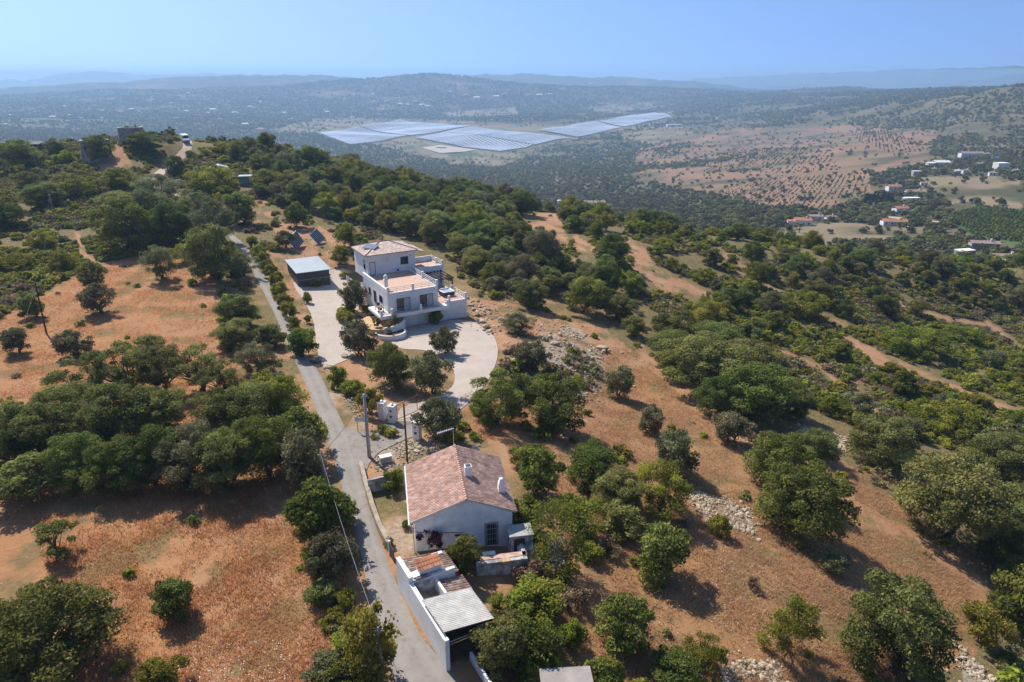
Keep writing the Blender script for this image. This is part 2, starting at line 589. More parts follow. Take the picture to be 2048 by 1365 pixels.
def tiles(name, A, B, up, vmax, period, row, amp, pal, m, parent, seed=0, thick=.06):
    """tiled slope: A->B along the eave, up = unit vector up the slope, vmax(t) = slope length at t metres along the eave"""
    A, B, up = Vector(A), Vector(B), Vector(up).normalized()
    e = (B - A)
    Lx = e.length
    e.normalize()
    nrm = e.cross(up).normalized()
    if nrm.z < 0:
        nrm = -nrm
    r = random.Random(seed)
    V, Fc, C = [], [], []
    nc = max(1, round(Lx / period))
    p = Lx / nc
    K = 4
    for c in range(nc):
        vm0, vm1 = vmax(c * p), vmax((c + 1) * p)
        nr = max(1, math.ceil(max(vm0, vm1) / row))
        for j in range(nr):
            y0, y1 = j * row, (j + 1) * row + .03
            tone = r.choice(pal)
            f = r.uniform(.88, 1.12)
            tone = tuple(min(.9, x * f) for x in tone)
            k0 = len(V)
            ok = False
            for yy, lift in ((y0, amp * .45), (y1, 0)):
                for i in range(K + 1):
                    t = (c + i / K) * p
                    vm = max(0.0, vmax(t))
                    yc = min(yy, vm)
                    ok |= yc > y0 + 1e-3
                    h = amp * math.sin(math.pi * i / K) + lift
                    V.append(A + e * t + up * yc + nrm * h)
                    C.append(tone)
            if not ok:
                del V[k0:], C[k0:]
                continue
            for i in range(K):
                Fc.append((k0 + i, k0 + i + 1, k0 + K + 2 + i, k0 + K + 1 + i))
    me = bpy.data.meshes.new(name)
    me.from_pydata([tuple(v) for v in V], [], Fc)
    a = me.attributes.new('tone', 'FLOAT_COLOR', 'POINT')
    a.data.foreach_set('color', np.array([(*c, 1) for c in C], np.float32).ravel())
    me.materials.append(m)
    return link(name, me, parent)


# ------------------------------------------------------------------ the ground: one sheet to the horizon
AZ = np.radians(np.concatenate([np.arange(-180, -48, 4.0), np.arange(-48, 48.01, 0.115), np.arange(52, 180, 4.0)]))
RR = np.concatenate([[2.0, 6.0], 12 * np.exp(np.arange(0, math.log(30000 / 12), .0105))])
gx = RR[:, None] * np.sin(AZ)[None]
gy = RR[:, None] * np.cos(AZ)[None]
gz = zf(gx, gy)
gr = np.broadcast_to(RR[:, None], gx.shape)
nearm = np.clip((gr - 25) / 20, 0, 1)
gpx, gpy = proj(gx, gy, gz)
gpx = np.where(gy > 1, gpx, -9999)
# wobble the outlines of the land cover so that no edge is ruled
wob = np.minimum(14, 1400 / np.maximum(gr, 20))
wx = gpx + (fbm(gx / 6, gy / 6, 21, 3) - .5) * 3 * wob
wy = gpy + (fbm(gx / 6, gy / 6, 22, 3) - .5) * 2 * wob
close = gr < 300

YARD = [(735, 985), (812, 965), (826, 1100), (800, 1115), (776, 1095), (752, 1030)]
FIELD = [[(-900, 700), (0, 640), (150, 550), (205, 525), (330, 505), (420, 530), (440, 600), (440, 690), (470, 740), (600, 830), (640, 960), (670, 1250), (650, 1400), (-900, 1500)],
         [(930, 850), (1000, 800), (1170, 800), (1230, 690), (1290, 720), (1400, 820), (1500, 900), (1560, 990), (1700, 930), (1990, 1150), (1950, 1330), (1500, 1400), (1080, 1400), (1100, 1250), (1160, 1150), (1050, 950)]]
EARTH = [[(545, 455), (600, 440), (700, 480), (715, 545), (600, 515), (560, 500)], [(690, 720), (740, 700), (800, 760), (900, 800), (830, 830), (760, 800), (700, 760)],
         [(1040, 430), (1120, 425), (1140, 500), (1080, 490)], [(430, 400), (530, 400), (550, 450), (450, 450)], [(660, 380), (710, 385), (710, 410), (660, 405)],
         [(1250, 490), (1290, 490), (1310, 540), (1400, 580), (1330, 590), (1270, 545)], [(1690, 680), (1740, 690), (1800, 740), (1760, 740)], [(940, 610), (1010, 650), (1120, 690), (1100, 720), (1000, 690), (945, 650)],
         [(1120, 640), (1180, 650), (1300, 720), (1230, 760), (1150, 690)], [(700, 930), (810, 900), (820, 1130), (760, 1130)], [(1150, 470), (1200, 500), (1190, 520), (1140, 500)], [(180, 300), (240, 290), (270, 330), (200, 350)], [(505, 510), (560, 505), (600, 560), (640, 720), (650, 738), (625, 728), (590, 660), (545, 570)], [(560, 500), (720, 545), (660, 560), (575, 560)], [(935, 590), (1010, 600), (1130, 640), (1130, 720), (1000, 700), (945, 650)], [(640, 735), (720, 700), (800, 800), (740, 860), (690, 800)], [(690, 610), (720, 600), (760, 640), (760, 700), (700, 670)]]
ROCK = [[(1050, 690), (1130, 650), (1200, 700), (1240, 790), (1170, 800), (1110, 750)], [(1370, 975), (1500, 1020), (1510, 1070), (1420, 1050)], [(1590, 845), (1690, 875), (1700, 905), (1620, 880)],
        [(1925, 1285), (2000, 1400), (1930, 1400)], [(1440, 1325), (1560, 1325), (1560, 1400), (1440, 1400)], [(660, 745), (700, 800), (735, 845), (700, 865), (660, 800)], [(750, 890), (860, 880), (880, 920), (800, 950), (750, 940)],
        [(1010, 700), (1060, 670), (1090, 690), (1040, 740)]]
PATHS = [([(1245, 480), (1285, 505), (1300, 535), (1340, 560), (1430, 600)], 9), ([(1450, 510), (1495, 535)], 4), ([(1590, 595), (1600, 612)], 3),
         ([(1690, 675), (1740, 705), (1840, 745), (1950, 790), (2048, 830)], 6), ([(1712, 758), (1728, 790), (1755, 830)], 4), ([(150, 465), (165, 505), (195, 535), (210, 545)], 5),
         ([(1970, 640), (2048, 700)], 4), ([(1480, 545), (1590, 600), (1690, 655)], 3), ([(1780, 600), (1900, 640), (1980, 650)], 4), ([(1560, 700), (1640, 740), (1720, 800), (1790, 860)], 4), ([(1100, 500), (1180, 540), (1250, 600), (1290, 690)], 5), ([(1290, 710), (1400, 810), (1520, 920), (1680, 930), (1700, 1010), (1900, 1120), (2010, 1190)], 14)]
cov = np.zeros(gx.shape + (3,))
for p, wt in zip(FIELD, (1, .74)):
    cov[..., 0] = np.maximum(cov[..., 0], wt * (inpoly(wx, wy, p) & close))
for p in EARTH:
    cov[..., 1] = np.maximum(cov[..., 1], inpoly(wx, wy, p) & close)
for ln, wd in PATHS:
    dd = linedist(wx, wy, ln)
    cov[..., 1] = np.maximum(cov[..., 1], np.where(close, np.clip(1.4 - dd / wd, 0, 1), 0))
# trodden earth and straw round the houses
home = np.clip((150 - gr) / 40, 0, 1) * (wx < 1220) * (wx > 380) * close
cov[..., 1] = np.maximum(cov[..., 1], home * np.clip((fbm(gx / 5, gy / 5, 47, 4) - .3) * 3.2, 0, .85))
for p in ROCK:
    cov[..., 2] = np.maximum(cov[..., 2], inpoly(wx, wy, p) & close)
# verge of the lane and the drives
# the far country: pale field, ploughed orchard soil, green vineyard
FPALE = [[(540, 262), (620, 240), (720, 236), (790, 238), (640, 268)], [(640, 268), (800, 238), (1130, 250), (1345, 222), (1350, 240), (1130, 285), (1000, 308), (860, 318), (780, 298)],
         [(860, 300), (960, 300), (1060, 310), (1000, 335), (900, 330)], [(1830, 355), (1990, 350), (2048, 390), (1900, 410)], [(1500, 470), (1640, 455), (1860, 455), (1840, 480), (1640, 490)],
         [(1560, 455), (1700, 445), (1780, 455), (1760, 480), (1640, 470)], [(1180, 215), (1300, 205), (1330, 215), (1200, 232)], [(880, 225), (1030, 215), (1040, 232), (900, 236)], [(1230, 270), (1330, 255), (1400, 270), (1300, 290)],
         [(1940, 370), (2048, 360), (2048, 430), (1960, 420)]]
FSOIL = [[(1415, 385), (1560, 350), (1740, 345), (1740, 390), (1690, 425), (1500, 412)], [(1270, 300), (1450, 260), (1640, 250), (1880, 262), (1850, 330), (1740, 350), (1560, 350), (1400, 385), (1270, 360)], [(1690, 265), (1760, 250), (1860, 300), (1800, 310)]]
FGREEN = [[(885, 306), (945, 303), (968, 309), (905, 315)], [(800, 294), (850, 290), (856, 293), (810, 298)], [(1890, 430), (1960, 412), (2100, 425), (2100, 500), (1940, 470)]]
farc = np.zeros(gx.shape + (3,))
far = gr > 330
ax = gpx + (fbm(gx / 60, gy / 60, 31, 3) - .5) * 30
ay = gpy + (fbm(gx / 60, gy / 60, 32, 3) - .5) * 10
for k, L in enumerate((FPALE, FSOIL, FGREEN)):
    for p in L:
        farc[..., k] = np.maximum(farc[..., k], inpoly(ax, ay, p) & far)
brk = fbm(gx / 3.2, gy / 3.2, 41, 4)
cov[..., 0] *= np.clip((brk - .3) * 9, .25, 1)
cov[..., 1] *= np.clip((brk - .31) * 8, 0, 1)
cov[..., 2] = np.maximum(cov[..., 2], .8 * (inpoly(wx, wy, YARD) & close))
cov[..., 2] *= np.clip((brk - .38) * 6, 0, 1)
SOLARG = [[(636, 270), (800, 239), (945, 254), (700, 292)], [(828, 278), (945, 253), (1142, 279), (1000, 307)], [(1078, 263), (1310, 225), (1345, 236), (1155, 277)]]
for p in SOLARG:
    farc[..., 0] *= ~inpoly(gpx, gpy, p)
farc[..., 0] *= np.clip((fbm(gx / 40, gy / 40, 43, 4) - .36) * 6, 0, 1)
farc[..., 1] *= np.clip((fbm(gx / 50, gy / 50, 44, 4) - .36) * 6, 0, 1)
nr_, na_ = gx.shape
idx = np.arange(nr_ * na_).reshape(nr_, na_)
nxt = np.roll(idx, -1, axis=1)
Fq = np.stack([idx[:-1], nxt[:-1], nxt[1:], idx[1:]], -1).reshape(-1, 4)[:, ::-1]
V = np.stack([gx, gy, gz], -1).reshape(-1, 3)
V = np.concatenate([V, [[0, 0, z1(0, 1)]]])
pad = lambda a: np.concatenate([a.reshape(-1, 3), np.zeros((1, 3))])
gm = bpy.data.materials.new('hill_ground')
gm.use_nodes = True
T = gm.node_tree
B_ = T.nodes['Principled BSDF']
B_.inputs['Roughness'].default_value = .95
B_.inputs['Specular IOR Level'].default_value = .1
N = T.nodes.new
Lk = T.links.new
geo = N('ShaderNodeNewGeometry')


def noise(scale, det=5, rough=.6):
    q = N('ShaderNodeTexNoise')
    q.inputs['Scale'].default_value = scale
    q.inputs['Detail'].default_value = det
    q.inputs['Roughness'].default_value = rough
    Lk(geo.outputs['Position'], q.inputs['Vector'])
    return q.outputs['Fac']


def ramp(src, stops):
    q = N('ShaderNodeValToRGB')
    e = q.color_ramp.elements
    while len(e) < len(stops):
        e.new(.5)
    for i, (p, c) in enumerate(stops):
        e[i].position = p
        e[i].color = (*c, 1) if hasattr(c, '__len__') else (c, c, c, 1)
    Lk(src, q.inputs['Fac'])
    return q.outputs['Color']


def mix(fac, a, b, mode='MIX'):
    q = N('ShaderNodeMix')
    q.data_type = 'RGBA'
    q.blend_type = mode
    if hasattr(fac, 'node'):
        Lk(fac, q.inputs['Factor'])
    else:
        q.inputs['Factor'].default_value = fac
    for s, v in (('A', a), ('B', b)):
        if hasattr(v, 'node'):
            Lk(v, q.inputs[s])
        else:
            q.inputs[s].default_value = (*v, 1)
    return q.outputs['Result']


def attr_rgb(name):
    q = N('ShaderNodeAttribute')
    q.attribute_name = name
    s = N('ShaderNodeSeparateColor')
    Lk(q.outputs['Color'], s.inputs[0])
    return s.outputs


big, mid_, fine, tiny = noise(.045, 4), noise(.35, 5), noise(2.2, 6, .7), noise(9, 4, .7)
cv, fv = attr_rgb('cover'), attr_rgb('farcover')
scrub = mix(ramp(mid_, [(.35, 0), (.62, 1)]), (.15, .12, .052), (.235, .16, .08))
scrub = mix(ramp(fine, [(.42, 0), (.62, 1)]), scrub, (.11, .1, .036))
field = mix(ramp(big, [(.35, 0), (.65, 1)]), (.35, .16, .068), (.40, .205, .09))
field = mix(ramp(mid_, [(.4, 0), (.68, 1)]), field, (.31, .135, .058))
field = mix(ramp(fine, [(.35, 0), (.7, .8)]), field, (.38, .215, .11))
field = mix(ramp(tiny, [(.5, 0), (.72, .55)]), field, (.16, .085, .045))
earth = mix(ramp(mid_, [(.35, 0), (.65, 1)]), (.33, .16, .08), (.38, .225, .125))
earth = mix(ramp(tiny, [(.5, 0), (.7, .5)]), earth, (.3, .2, .13))
rock = mix(ramp(fine, [(.35, 0), (.6, 1)]), (.2, .165, .125), (.4, .32, .23))
col = mix(cv[0], scrub, field)
col = mix(cv[1], col, earth)
col = mix(cv[2], col, rock)
# far country
fbig, fmid = noise(.0022, 5, .6), noise(.012, 5, .65)
wood = mix(ramp(fmid, [(.4, 0), (.62, 1)]), (.075, .07, .032), (.145, .115, .058))
tan = mix(ramp(fmid, [(.35, 0), (.65, 1)]), (.19, .135, .078), (.26, .185, .11))
dist = N('ShaderNodeVectorMath')
dist.operation = 'LENGTH'
Lk(geo.outputs['Position'], dist.inputs[0])
mr2 = N('ShaderNodeMapRange')
mr2.inputs['From Min'].default_value = 2600
mr2.inputs['From Max'].default_value = 4200
Lk(dist.outputs['Value'], mr2.inputs['Value'])
wood = mix(mr2.outputs['Result'], wood, mix(ramp(fmid, [(.35, 0), (.7, 1)]), (.035, .042, .02), (.075, .072, .036)))     # closed forest on the far hills
fc = mix(ramp(fbig, [(.56, 0), (.66, .65)]), wood, tan)
fc = mix(fv[0], fc, mix(ramp(fmid, [(.35, 0), (.7, 1)]), (.235, .18, .105), (.175, .14, .08)))
fc = mix(fv[1], fc, mix(ramp(fmid, [(.35, 0), (.65, 1)]), (.26, .15, .088), (.17, .115, .065)))
fc = mix(fv[2], fc, (.06, .1, .03))
mr = N('ShaderNodeMapRange')
mr.inputs['From Min'].default_value = 260
mr.inputs['From Max'].default_value = 360
Lk(dist.outputs['Value'], mr.inputs['Value'])
col = mix(mr.outputs['Result'], col, fc)
Lk(col, B_.inputs['Base Color'])
bp = N('ShaderNodeBump')
bp.inputs['Strength'].default_value = .6
bp.inputs['Distance'].default_value = .25
Lk(fine, bp.inputs['Height'])
Lk(bp.outputs['Normal'], B_.inputs['Normal'])
gme = mesh_np('hillside_terrain', V, Fq, 4, gm, True, {'cover': pad(cov), 'farcover': pad(farc)})
tag(link('hillside_terrain', gme), kind='structure')


# ------------------------------------------------------------------ lanes and yards draped on the ground
def strip(name, left, right, m, lift=.07, step=.8, cross=6):
    L = np.array([G(*p)[:2] for p in left])
    R = np.array([G(*p)[:2] for p in right])

    def resample(P, k):
        s = np.concatenate([[0], np.cumsum(np.hypot(*np.diff(P, axis=0).T))])
        q = np.linspace(0, s[-1], k)
        # smooth with a Catmull-Rom like pass
        o = np.stack([np.interp(q, s, P[:, i]) for i in (0, 1)], 1)
        for _ in range(12):
            o[1:-1] = .25 * o[:-2] + .5 * o[1:-1] + .25 * o[2:]
        return o
    k = int(max(8, np.hypot(*np.diff(L, axis=0).T).sum() / step))
    L, R = resample(L, k), resample(R, k)
    t = np.linspace(0, 1, cross + 1)
    X = L[:, None] * (1 - t)[None, :, None] + R[:, None] * t[None, :, None]
    jit = (fbm(X[..., 0] / 2.2, X[..., 1] / 2.2, 5, 3) - .5) * .5
    edge = np.zeros(cross + 1)
    edge[0], edge[-1] = -1, 1
    d = (R - L) / np.maximum(np.hypot(*(R - L).T), .1)[:, None]
    X = X + d[:, None] * (jit * np.abs(edge)[None])[..., None]
    Z = zf(X[..., 0], X[..., 1]) + lift
    Z[:, 0] -= lift + .05
    Z[:, -1] -= lift + .05
    V = np.concatenate([X, Z[..., None]], -1).reshape(-1, 3)
    i = np.arange(k * (cross + 1)).reshape(k, cross + 1)
    Fq = np.stack([i[:-1, :-1], i[:-1, 1:], i[1:, 1:], i[1:, :-1]], -1).reshape(-1, 4)
    tt = np.broadcast_to(t[None], (k, cross + 1)).reshape(-1)
    return tag(link(name, mesh_np(name, V, Fq, 4, m, True, {'across': tt})), kind='structure')


def yard(name, outline, m, lift=.06, h=None, grid=1.2, smooth_n=2):
    P = np.array([G(*p)[:2] if h is None else PZ(*p, h)[:2] for p in outline])
    for _ in range(smooth_n):
        P = np.stack([.75 * P + .25 * np.roll(P, -1, 0), .25 * P + .75 * np.roll(P, -1, 0)], 1).reshape(-1, 2)
    x0, y0 = P.min(0)
    x1, y1 = P.max(0)
    X, Y = np.meshgrid(np.arange(x0, x1, grid), np.arange(y0, y1, grid))
    X, Y = X.ravel(), Y.ravel()
    k = inpoly(X, Y, P.tolist())
    vs = [Vector(p) for p in P] + [Vector((a, b)) for a, b in zip(X[k], Y[k])]
    r = delaunay_2d_cdt(vs, [], [list(range(len(P)))], 1, 1e-4)
    W = np.array([tuple(v) for v in r[0]])
    Z = zf(W[:, 0], W[:, 1]) + lift
    bm_ = np.zeros(len(W), bool)
    Fc = [tuple(f) for f in r[2]]
    me = bpy.data.meshes.new(name)
    me.from_pydata([(a, b, c) for (a, b), c in zip(W, Z)], [], Fc)
    me.materials.append(m)
    for p in me.polygons:
        p.use_smooth = True
    me.update()
    if sum(p.normal.z for p in me.polygons) < 0:
        me.flip_normals()
    return tag(link(name, me), kind='structure')


def ground_mat(name, stops, wheel=None, rough=.95):
    m = bpy.data.materials.new(name)
    m.use_nodes = True
    t = m.node_tree
    b = t.nodes['Principled BSDF']
    b.inputs['Roughness'].default_value = rough
    b.inputs['Specular IOR Level'].default_value = .15
    g = t.nodes.new('ShaderNodeNewGeometry')
    prev = None
    for sc, c1, c2, lo, hi, amt in stops:
        q = t.nodes.new('ShaderNodeTexNoise')
        q.inputs['Scale'].default_value = sc
        q.inputs['Detail'].default_value = 6
        q.inputs['Roughness'].default_value = .65
        t.links.new(g.outputs['Position'], q.inputs['Vector'])
        r = t.nodes.new('ShaderNodeMapRange')
        r.inputs['From Min'].default_value = lo
        r.inputs['From Max'].default_value = hi
        r.inputs['To Max'].default_value = amt
        t.links.new(q.outputs['Fac'], r.inputs['Value'])
        mx = t.nodes.new('ShaderNodeMix')
        mx.data_type = 'RGBA'
        t.links.new(r.outputs['Result'], mx.inputs['Factor'])
        if prev is None:
            mx.inputs['A'].default_value = (*c1, 1)
        else:
            t.links.new(prev, mx.inputs['A'])
        mx.inputs['B'].default_value = (*c2, 1)
        prev = mx.outputs['Result']
    if wheel:
        a = t.nodes.new('ShaderNodeAttribute')
        a.attribute_name = 'across'
        r = t.nodes.new('ShaderNodeValToRGB')
        e = r.color_ramp.elements
        e[0].position, e[0].color = 0, (.0, .0, .0, 1)
        e[1].position, e[1].color = 1, (.0, .0, .0, 1)
        for p, v in ((.12, .1), (.28, .6), (.42, .15), (.55, .1), (.7, .6), (.88, .1)):
            n_ = e.new(p)
            n_.color = (v, v, v, 1)
        t.links.new(a.outputs['Fac'], r.inputs['Fac'])
        mx = t.nodes.new('ShaderNodeMix')
        mx.data_type = 'RGBA'
        t.links.new(r.outputs['Color'], mx.inputs['Factor'])
        t.links.new(prev, mx.inputs['A'])
        mx.inputs['B'].default_value = (*wheel, 1)
        prev = mx.outputs['Result']
    t.links.new(prev, b.inputs['Base Color'])
    q = t.nodes.new('ShaderNodeTexNoise')
    q.inputs['Scale'].default_value = 8
    t.links.new(g.outputs['Position'], q.inputs['Vector'])
    bp = t.nodes.new('ShaderNodeBump')
    bp.inputs['Strength'].default_value = .25
    bp.inputs['Distance'].default_value = .05
    t.links.new(q.outputs['Fac'], bp.inputs['Height'])
    t.links.new(bp.outputs['Normal'], b.inputs['Normal'])
    return m


M['road'] = ground_mat('worn_asphalt', [(.25, (.225, .195, .17), (.29, .25, .215), .35, .65, 1), (1.6, None, (.15, .13, .11), .5, .72, .75), (.9, None, (.34, .29, .235), .55, .72, .75), (.12, None, (.2, .175, .15), .5, .6, .5)], (.29, .265, .235))
M['gravel'] = ground_mat('pale_gravel', [(.3, (.40, .33, .27), (.46, .385, .32), .35, .65, 1), (3, None, (.28, .24, .2), .5, .75, .5)])
M['dirt'] = ground_mat('pale_dirt', [(.4, (.4, .3, .22), (.46, .37, .29), .35, .65, 1), (3, None, (.3, .21, .15), .5, .75, .6)])

strip('lane_road', [(800, 1420), (742, 1250), (716, 1100), (688, 1000), (668, 930), (634, 830), (600, 750), (572, 690), (548, 630), (528, 590), (505, 545), (480, 500), (452, 470), (424, 445), (400, 425)],
      [(985, 1420), (855, 1290), (788, 1150), (752, 1050), (727, 965), (722, 905), (680, 830), (645, 750), (620, 715), (592, 660), (567, 600), (543, 560), (513, 510), (478, 478), (442, 452), (418, 432)], M['road'])
strip('hill_track', [(400, 425), (360, 400), (320, 385), (283, 376), (300, 350), (330, 325), (352, 308), (367, 297), (364, 280)],
      [(418, 432), (385, 402), (345, 385), (322, 374), (326, 352), (350, 333), (376, 312), (387, 297), (375, 278)], M['dirt'])
yard('entrance_apron', [(700, 905), (726, 960), (745, 912), (800, 885), (838, 870), (835, 845), (790, 842), (752, 862), (715, 865), (690, 850)], M['road'], .075)
yard('gravel_drive', [(607, 600), (590, 578), (585, 560), (640, 552), (655, 540), (706, 536), (722, 600), (715, 625), (690, 640), (700, 665), (720, 690), (700, 700), (715, 712), (690, 722), (660, 735), (655, 745), (640, 722), (632, 690), (628, 640)], M['gravel'], .06)
yard('turning_circle', [(775, 665), (800, 655), (935, 636), (985, 668), (995, 690), (996, 712), (990, 735), (975, 765), (945, 800), (915, 825), (870, 845), (832, 858), (792, 845), (800, 812), (850, 805), (895, 785), (912, 765), (905, 730), (880, 715), (850, 700), (800, 700), (780, 685)], M['gravel'], .065)
yard('valley_lane', [(1755, 433), (1815, 438), (1880, 445), (1880, 448), (1815, 441), (1755, 436)], M['dirt'], .6, None, 20, 0)


# ------------------------------------------------------------------ plants: crowns are thousands of leaf-sprays on lobes carried by limbs
def crown_np(seed, W, H, z0, nl, nleaf, leaf, flat=.8, hollow=.55, droop=0., spread=1.0, jitter=.75, lobe=(.22, .36)):
    """crown of width W between heights z0 and H. Returns V, F, tint and the lobe centres"""
    r = np.random.default_rng(seed)
    R = W / 2
    hc = (H - z0) / 2
    cen, rad = [], []
    tries = 0
    while len(cen) < nl and tries < 4000:
        tries += 1
        a = r.uniform(0, 2 * np.pi)
        rr = np.sqrt(r.uniform(0, 1)) * spread
        up = r.uniform(-.95, 1)
        env = np.sqrt(max(0, 1 - abs(up) ** 2.2)) if up > 0 else (1 - .25 * abs(up) * (1 - droop))
        rho = rr * env
        lr = r.uniform(lobe[0] * .7, lobe[1] * 1.08) * R * 1.05
        rho *= r.uniform(.88, 1.14)
        x, y = rho * (R - lr * .8) * np.cos(a), rho * (R - lr * .8) * np.sin(a)
        z = z0 + hc + up * max(hc - lr * .75, .1)
        if any((x - c[0]) ** 2 + (y - c[1]) ** 2 + (z - c[2]) ** 2 < (.55 * (lr + q)) ** 2 for c, q in zip(cen, rad)):
            continue
        cen.append((x, y, z))
        rad.append(lr)
    cen, rad = np.array(cen), np.array(rad)
    wgt = rad ** 2 * np.where(r.random(len(rad)) < .16, .12, r.uniform(.7, 1.25, len(rad)))
    k = r.choice(len(cen), nleaf, p=wgt / wgt.sum())
    d = r.normal(size=(nleaf, 3))
    d /= np.linalg.norm(d, axis=1)[:, None]
    d[:, 2] = np.where((d[:, 2] < -.3) & (r.random(nleaf) < .6), -d[:, 2], d[:, 2])
    sh = hollow + (1 - hollow) * r.random(nleaf) ** .6
    sh *= r.uniform(.85, 1.22, nleaf)
    # lumpy shells
    lump = .8 + .4 * vnoise(d[:, 0] * 2.3 + k * 7.1, d[:, 1] * 2.3 + d[:, 2] * 2.9, seed)
    P = cen[k] + d * (rad[k] * sh * lump)[:, None] * np.array([1, 1, flat])
    nrm = d + jitter * r.normal(size=(nleaf, 3))
    nrm /= np.linalg.norm(nrm, axis=1)[:, None]
    t = np.cross(nrm, r.normal(size=(nleaf, 3)))
    t /= np.linalg.norm(t, axis=1)[:, None]
    b = np.cross(nrm, t)
    s = leaf * r.uniform(.6, 1.35, nleaf)[:, None]
    asp = r.uniform(.45, .8, nleaf)[:, None]
    V = np.stack([P - t * s * .5, P - b * s * asp * .5, P + t * s * .5 + nrm * s * .15, P + b * s * asp * .5], 1).reshape(-1, 3)
    V[:, 2] = np.maximum(V[:, 2], .02)
    F_ = np.arange(nleaf * 4).reshape(-1, 4)
    tint = np.clip(.42 + .28 * r.normal(size=len(cen))[k] + .22 * r.normal(size=nleaf), 0, 1)
    return V, F_, np.repeat(tint, 4), cen


def trunk_mb(seed, cen, H, z0, r0, multi=1, limbs=7):
    r = random.Random(seed)
    mb = MB()
    for s in range(multi):
        bx, by = (0, 0) if multi == 1 else (r.uniform(-.3, .3), r.uniform(-.3, .3))
        fork = Vector((bx * 2 + r.uniform(-.25, .25), by * 2 + r.uniform(-.25, .25), max(.5, z0 * 1.05 + r.uniform(0, .3))))
        rr = r0 / math.sqrt(multi)
        mb.tube([(bx, by, -.5), (bx * 1.1, by * 1.1, fork.z * .35), (bx * 1.5 + .08, by * 1.5, fork.z * .7), fork], [rr * 1.5, rr * 1.05, rr * .9, rr * .8], 7)
        pick = sorted(range(len(cen)), key=lambda i: r.random())[:max(3, limbs // multi)]
        for i in pick:
            c = Vector(cen[i])
            m_ = fork.lerp(c, .5) + Vector((r.uniform(-.2, .2), r.uniform(-.2, .2), r.uniform(0, .3)))
            mb.tube([fork, fork.lerp(m_, .5) + Vector((0, 0, .05)), m_, c], [rr * .6, rr * .45, rr * .32, rr * .1], 5)
    return mb


PROTO = {}


def proto(kind, var, size):
    """mesh data of one plant kind: (crown mesh, trunk mesh, width, height)"""
    key = (kind, var, size)
    if key in PROTO:
        return PROTO[key]
    sd_ = hash((kind == 'x', var * 13 + size * 101 + sum(map(ord, kind)))) % 100000
    big_ = size == 1
    k = {  # W, H, z0, lobes, leaves, leaf size, extra, trunk radius, stems, limbs, leaf material
        'carob': (5, 4.4, .0, 30, 7000, .25, dict(hollow=.6), .2, 2, 6, 'carob'),
        'olive': (5, 4.4, .35, 26, 6500, .23, dict(hollow=.35, flat=.95, jitter=1.0), .17, 2, 8, 'olive'),
        'oak': (5, 4.6, .1, 28, 7000, .25, dict(hollow=.5, flat=.75), .2, 2, 8, 'oak'),
        'airy': (5, 4.6, .7, 20, 3600, .22, dict(hollow=.2, flat=.75, jitter=1.0, lobe=(.16, .27)), .17, 2, 14, 'oak'),
        'lime': (5, 4.8, .3, 22, 4200, .26, dict(hollow=.25, flat=1.0, jitter=1.1), .12, 3, 9, 'lime'),
        'green': (5, 4.4, .2, 24, 5600, .27, dict(hollow=.5), .15, 3, 6, 'green'),
        'pine': (5, 5.4, .3, 26, 8000, .17, dict(hollow=.2, flat=1.0, jitter=1.2, lobe=(.2, .32)), .16, 1, 8, 'lime'),
        'bush': (3, 1.7, .0, 18, 2600, .19, dict(hollow=.4), .07, 3, 4, 'lentisk'),
        'lentisk': (4, 2.1, .0, 24, 4200, .2, dict(hollow=.5, lobe=(.18, .28)), .07, 3, 4, 'lentisk'),
        'dry': (3, 1.8, .05, 14, 1300, .2, dict(hollow=.15, jitter=1.2), .05, 4, 8, 'dry'),
        'magenta': (3, 2.2, .1, 14, 1600, .2, dict(hollow=.3), .05, 3, 6, 'magenta'),
        'sparse': (5, 4.6, .5, 15, 1700, .24, dict(hollow=.2, flat=1.0, jitter=1.2), .1, 4, 14, 'lime'),
    }[kind]
    W_, H_, z0, nl, nf, lf, ex, tr, st, lb, lm = k
    if big_:
        nl, nf, lf = int(nl * 1.9), int(nf * 3.2), lf * .52
        ex = dict(ex)
        lo, hi = ex.get('lobe', (.22, .36))
        ex['lobe'] = (lo * .75, hi * .78)
    V_, F_, tn, cen = crown_np(sd_, W_, H_, z0, nl, nf, lf, **ex)
    # irregular outline: bend and stretch the whole crown a little
    r = random.Random(sd_)
    sx, sy, lean = r.uniform(.9, 1.1), r.uniform(.9, 1.1), r.uniform(-.12, .12)
    V_[:, 0] = V_[:, 0] * sx + lean * V_[:, 2]
    V_[:, 1] *= sy
    cen = cen * [sx, sy, 1] + np.stack([lean * cen[:, 2], 0 * cen[:, 2], 0 * cen[:, 2]], 1)
    cm = mesh_np(kind + '_crown', V_, F_, 4, LEAF[lm], False, {'tint': tn})
    tmb = trunk_mb(sd_, cen, H_, max(z0, .5), tr, st, lb * (2 if big_ else 1))
    tm = bpy.data.meshes.new(kind + '_trunk')
    tm.from_pydata(tmb.v, [], tmb.f)
    tm.materials.append(M['deadwood' if kind == 'sparse' else 'bark'])
    PROTO[key] = (cm, tm, W_, H_)
    return PROTO[key]


NAME = {'carob': ('carob_tree', 'tree'), 'olive': ('olive_tree', 'tree'), 'oak': ('holm_oak', 'tree'), 'airy': ('holm_oak', 'tree'), 'lime': ('almond_tree', 'tree'), 'green': ('broadleaf_tree', 'tree'),
        'pine': ('young_pine_tree', 'tree'), 'bush': ('bush', 'bush'), 'lentisk': ('lentisk_bush', 'bush'), 'dry': ('dry_bush', 'bush'), 'magenta': ('bougainvillea_bush', 'bush'), 'sparse': ('half_bare_tree', 'tree')}
PLACED = []


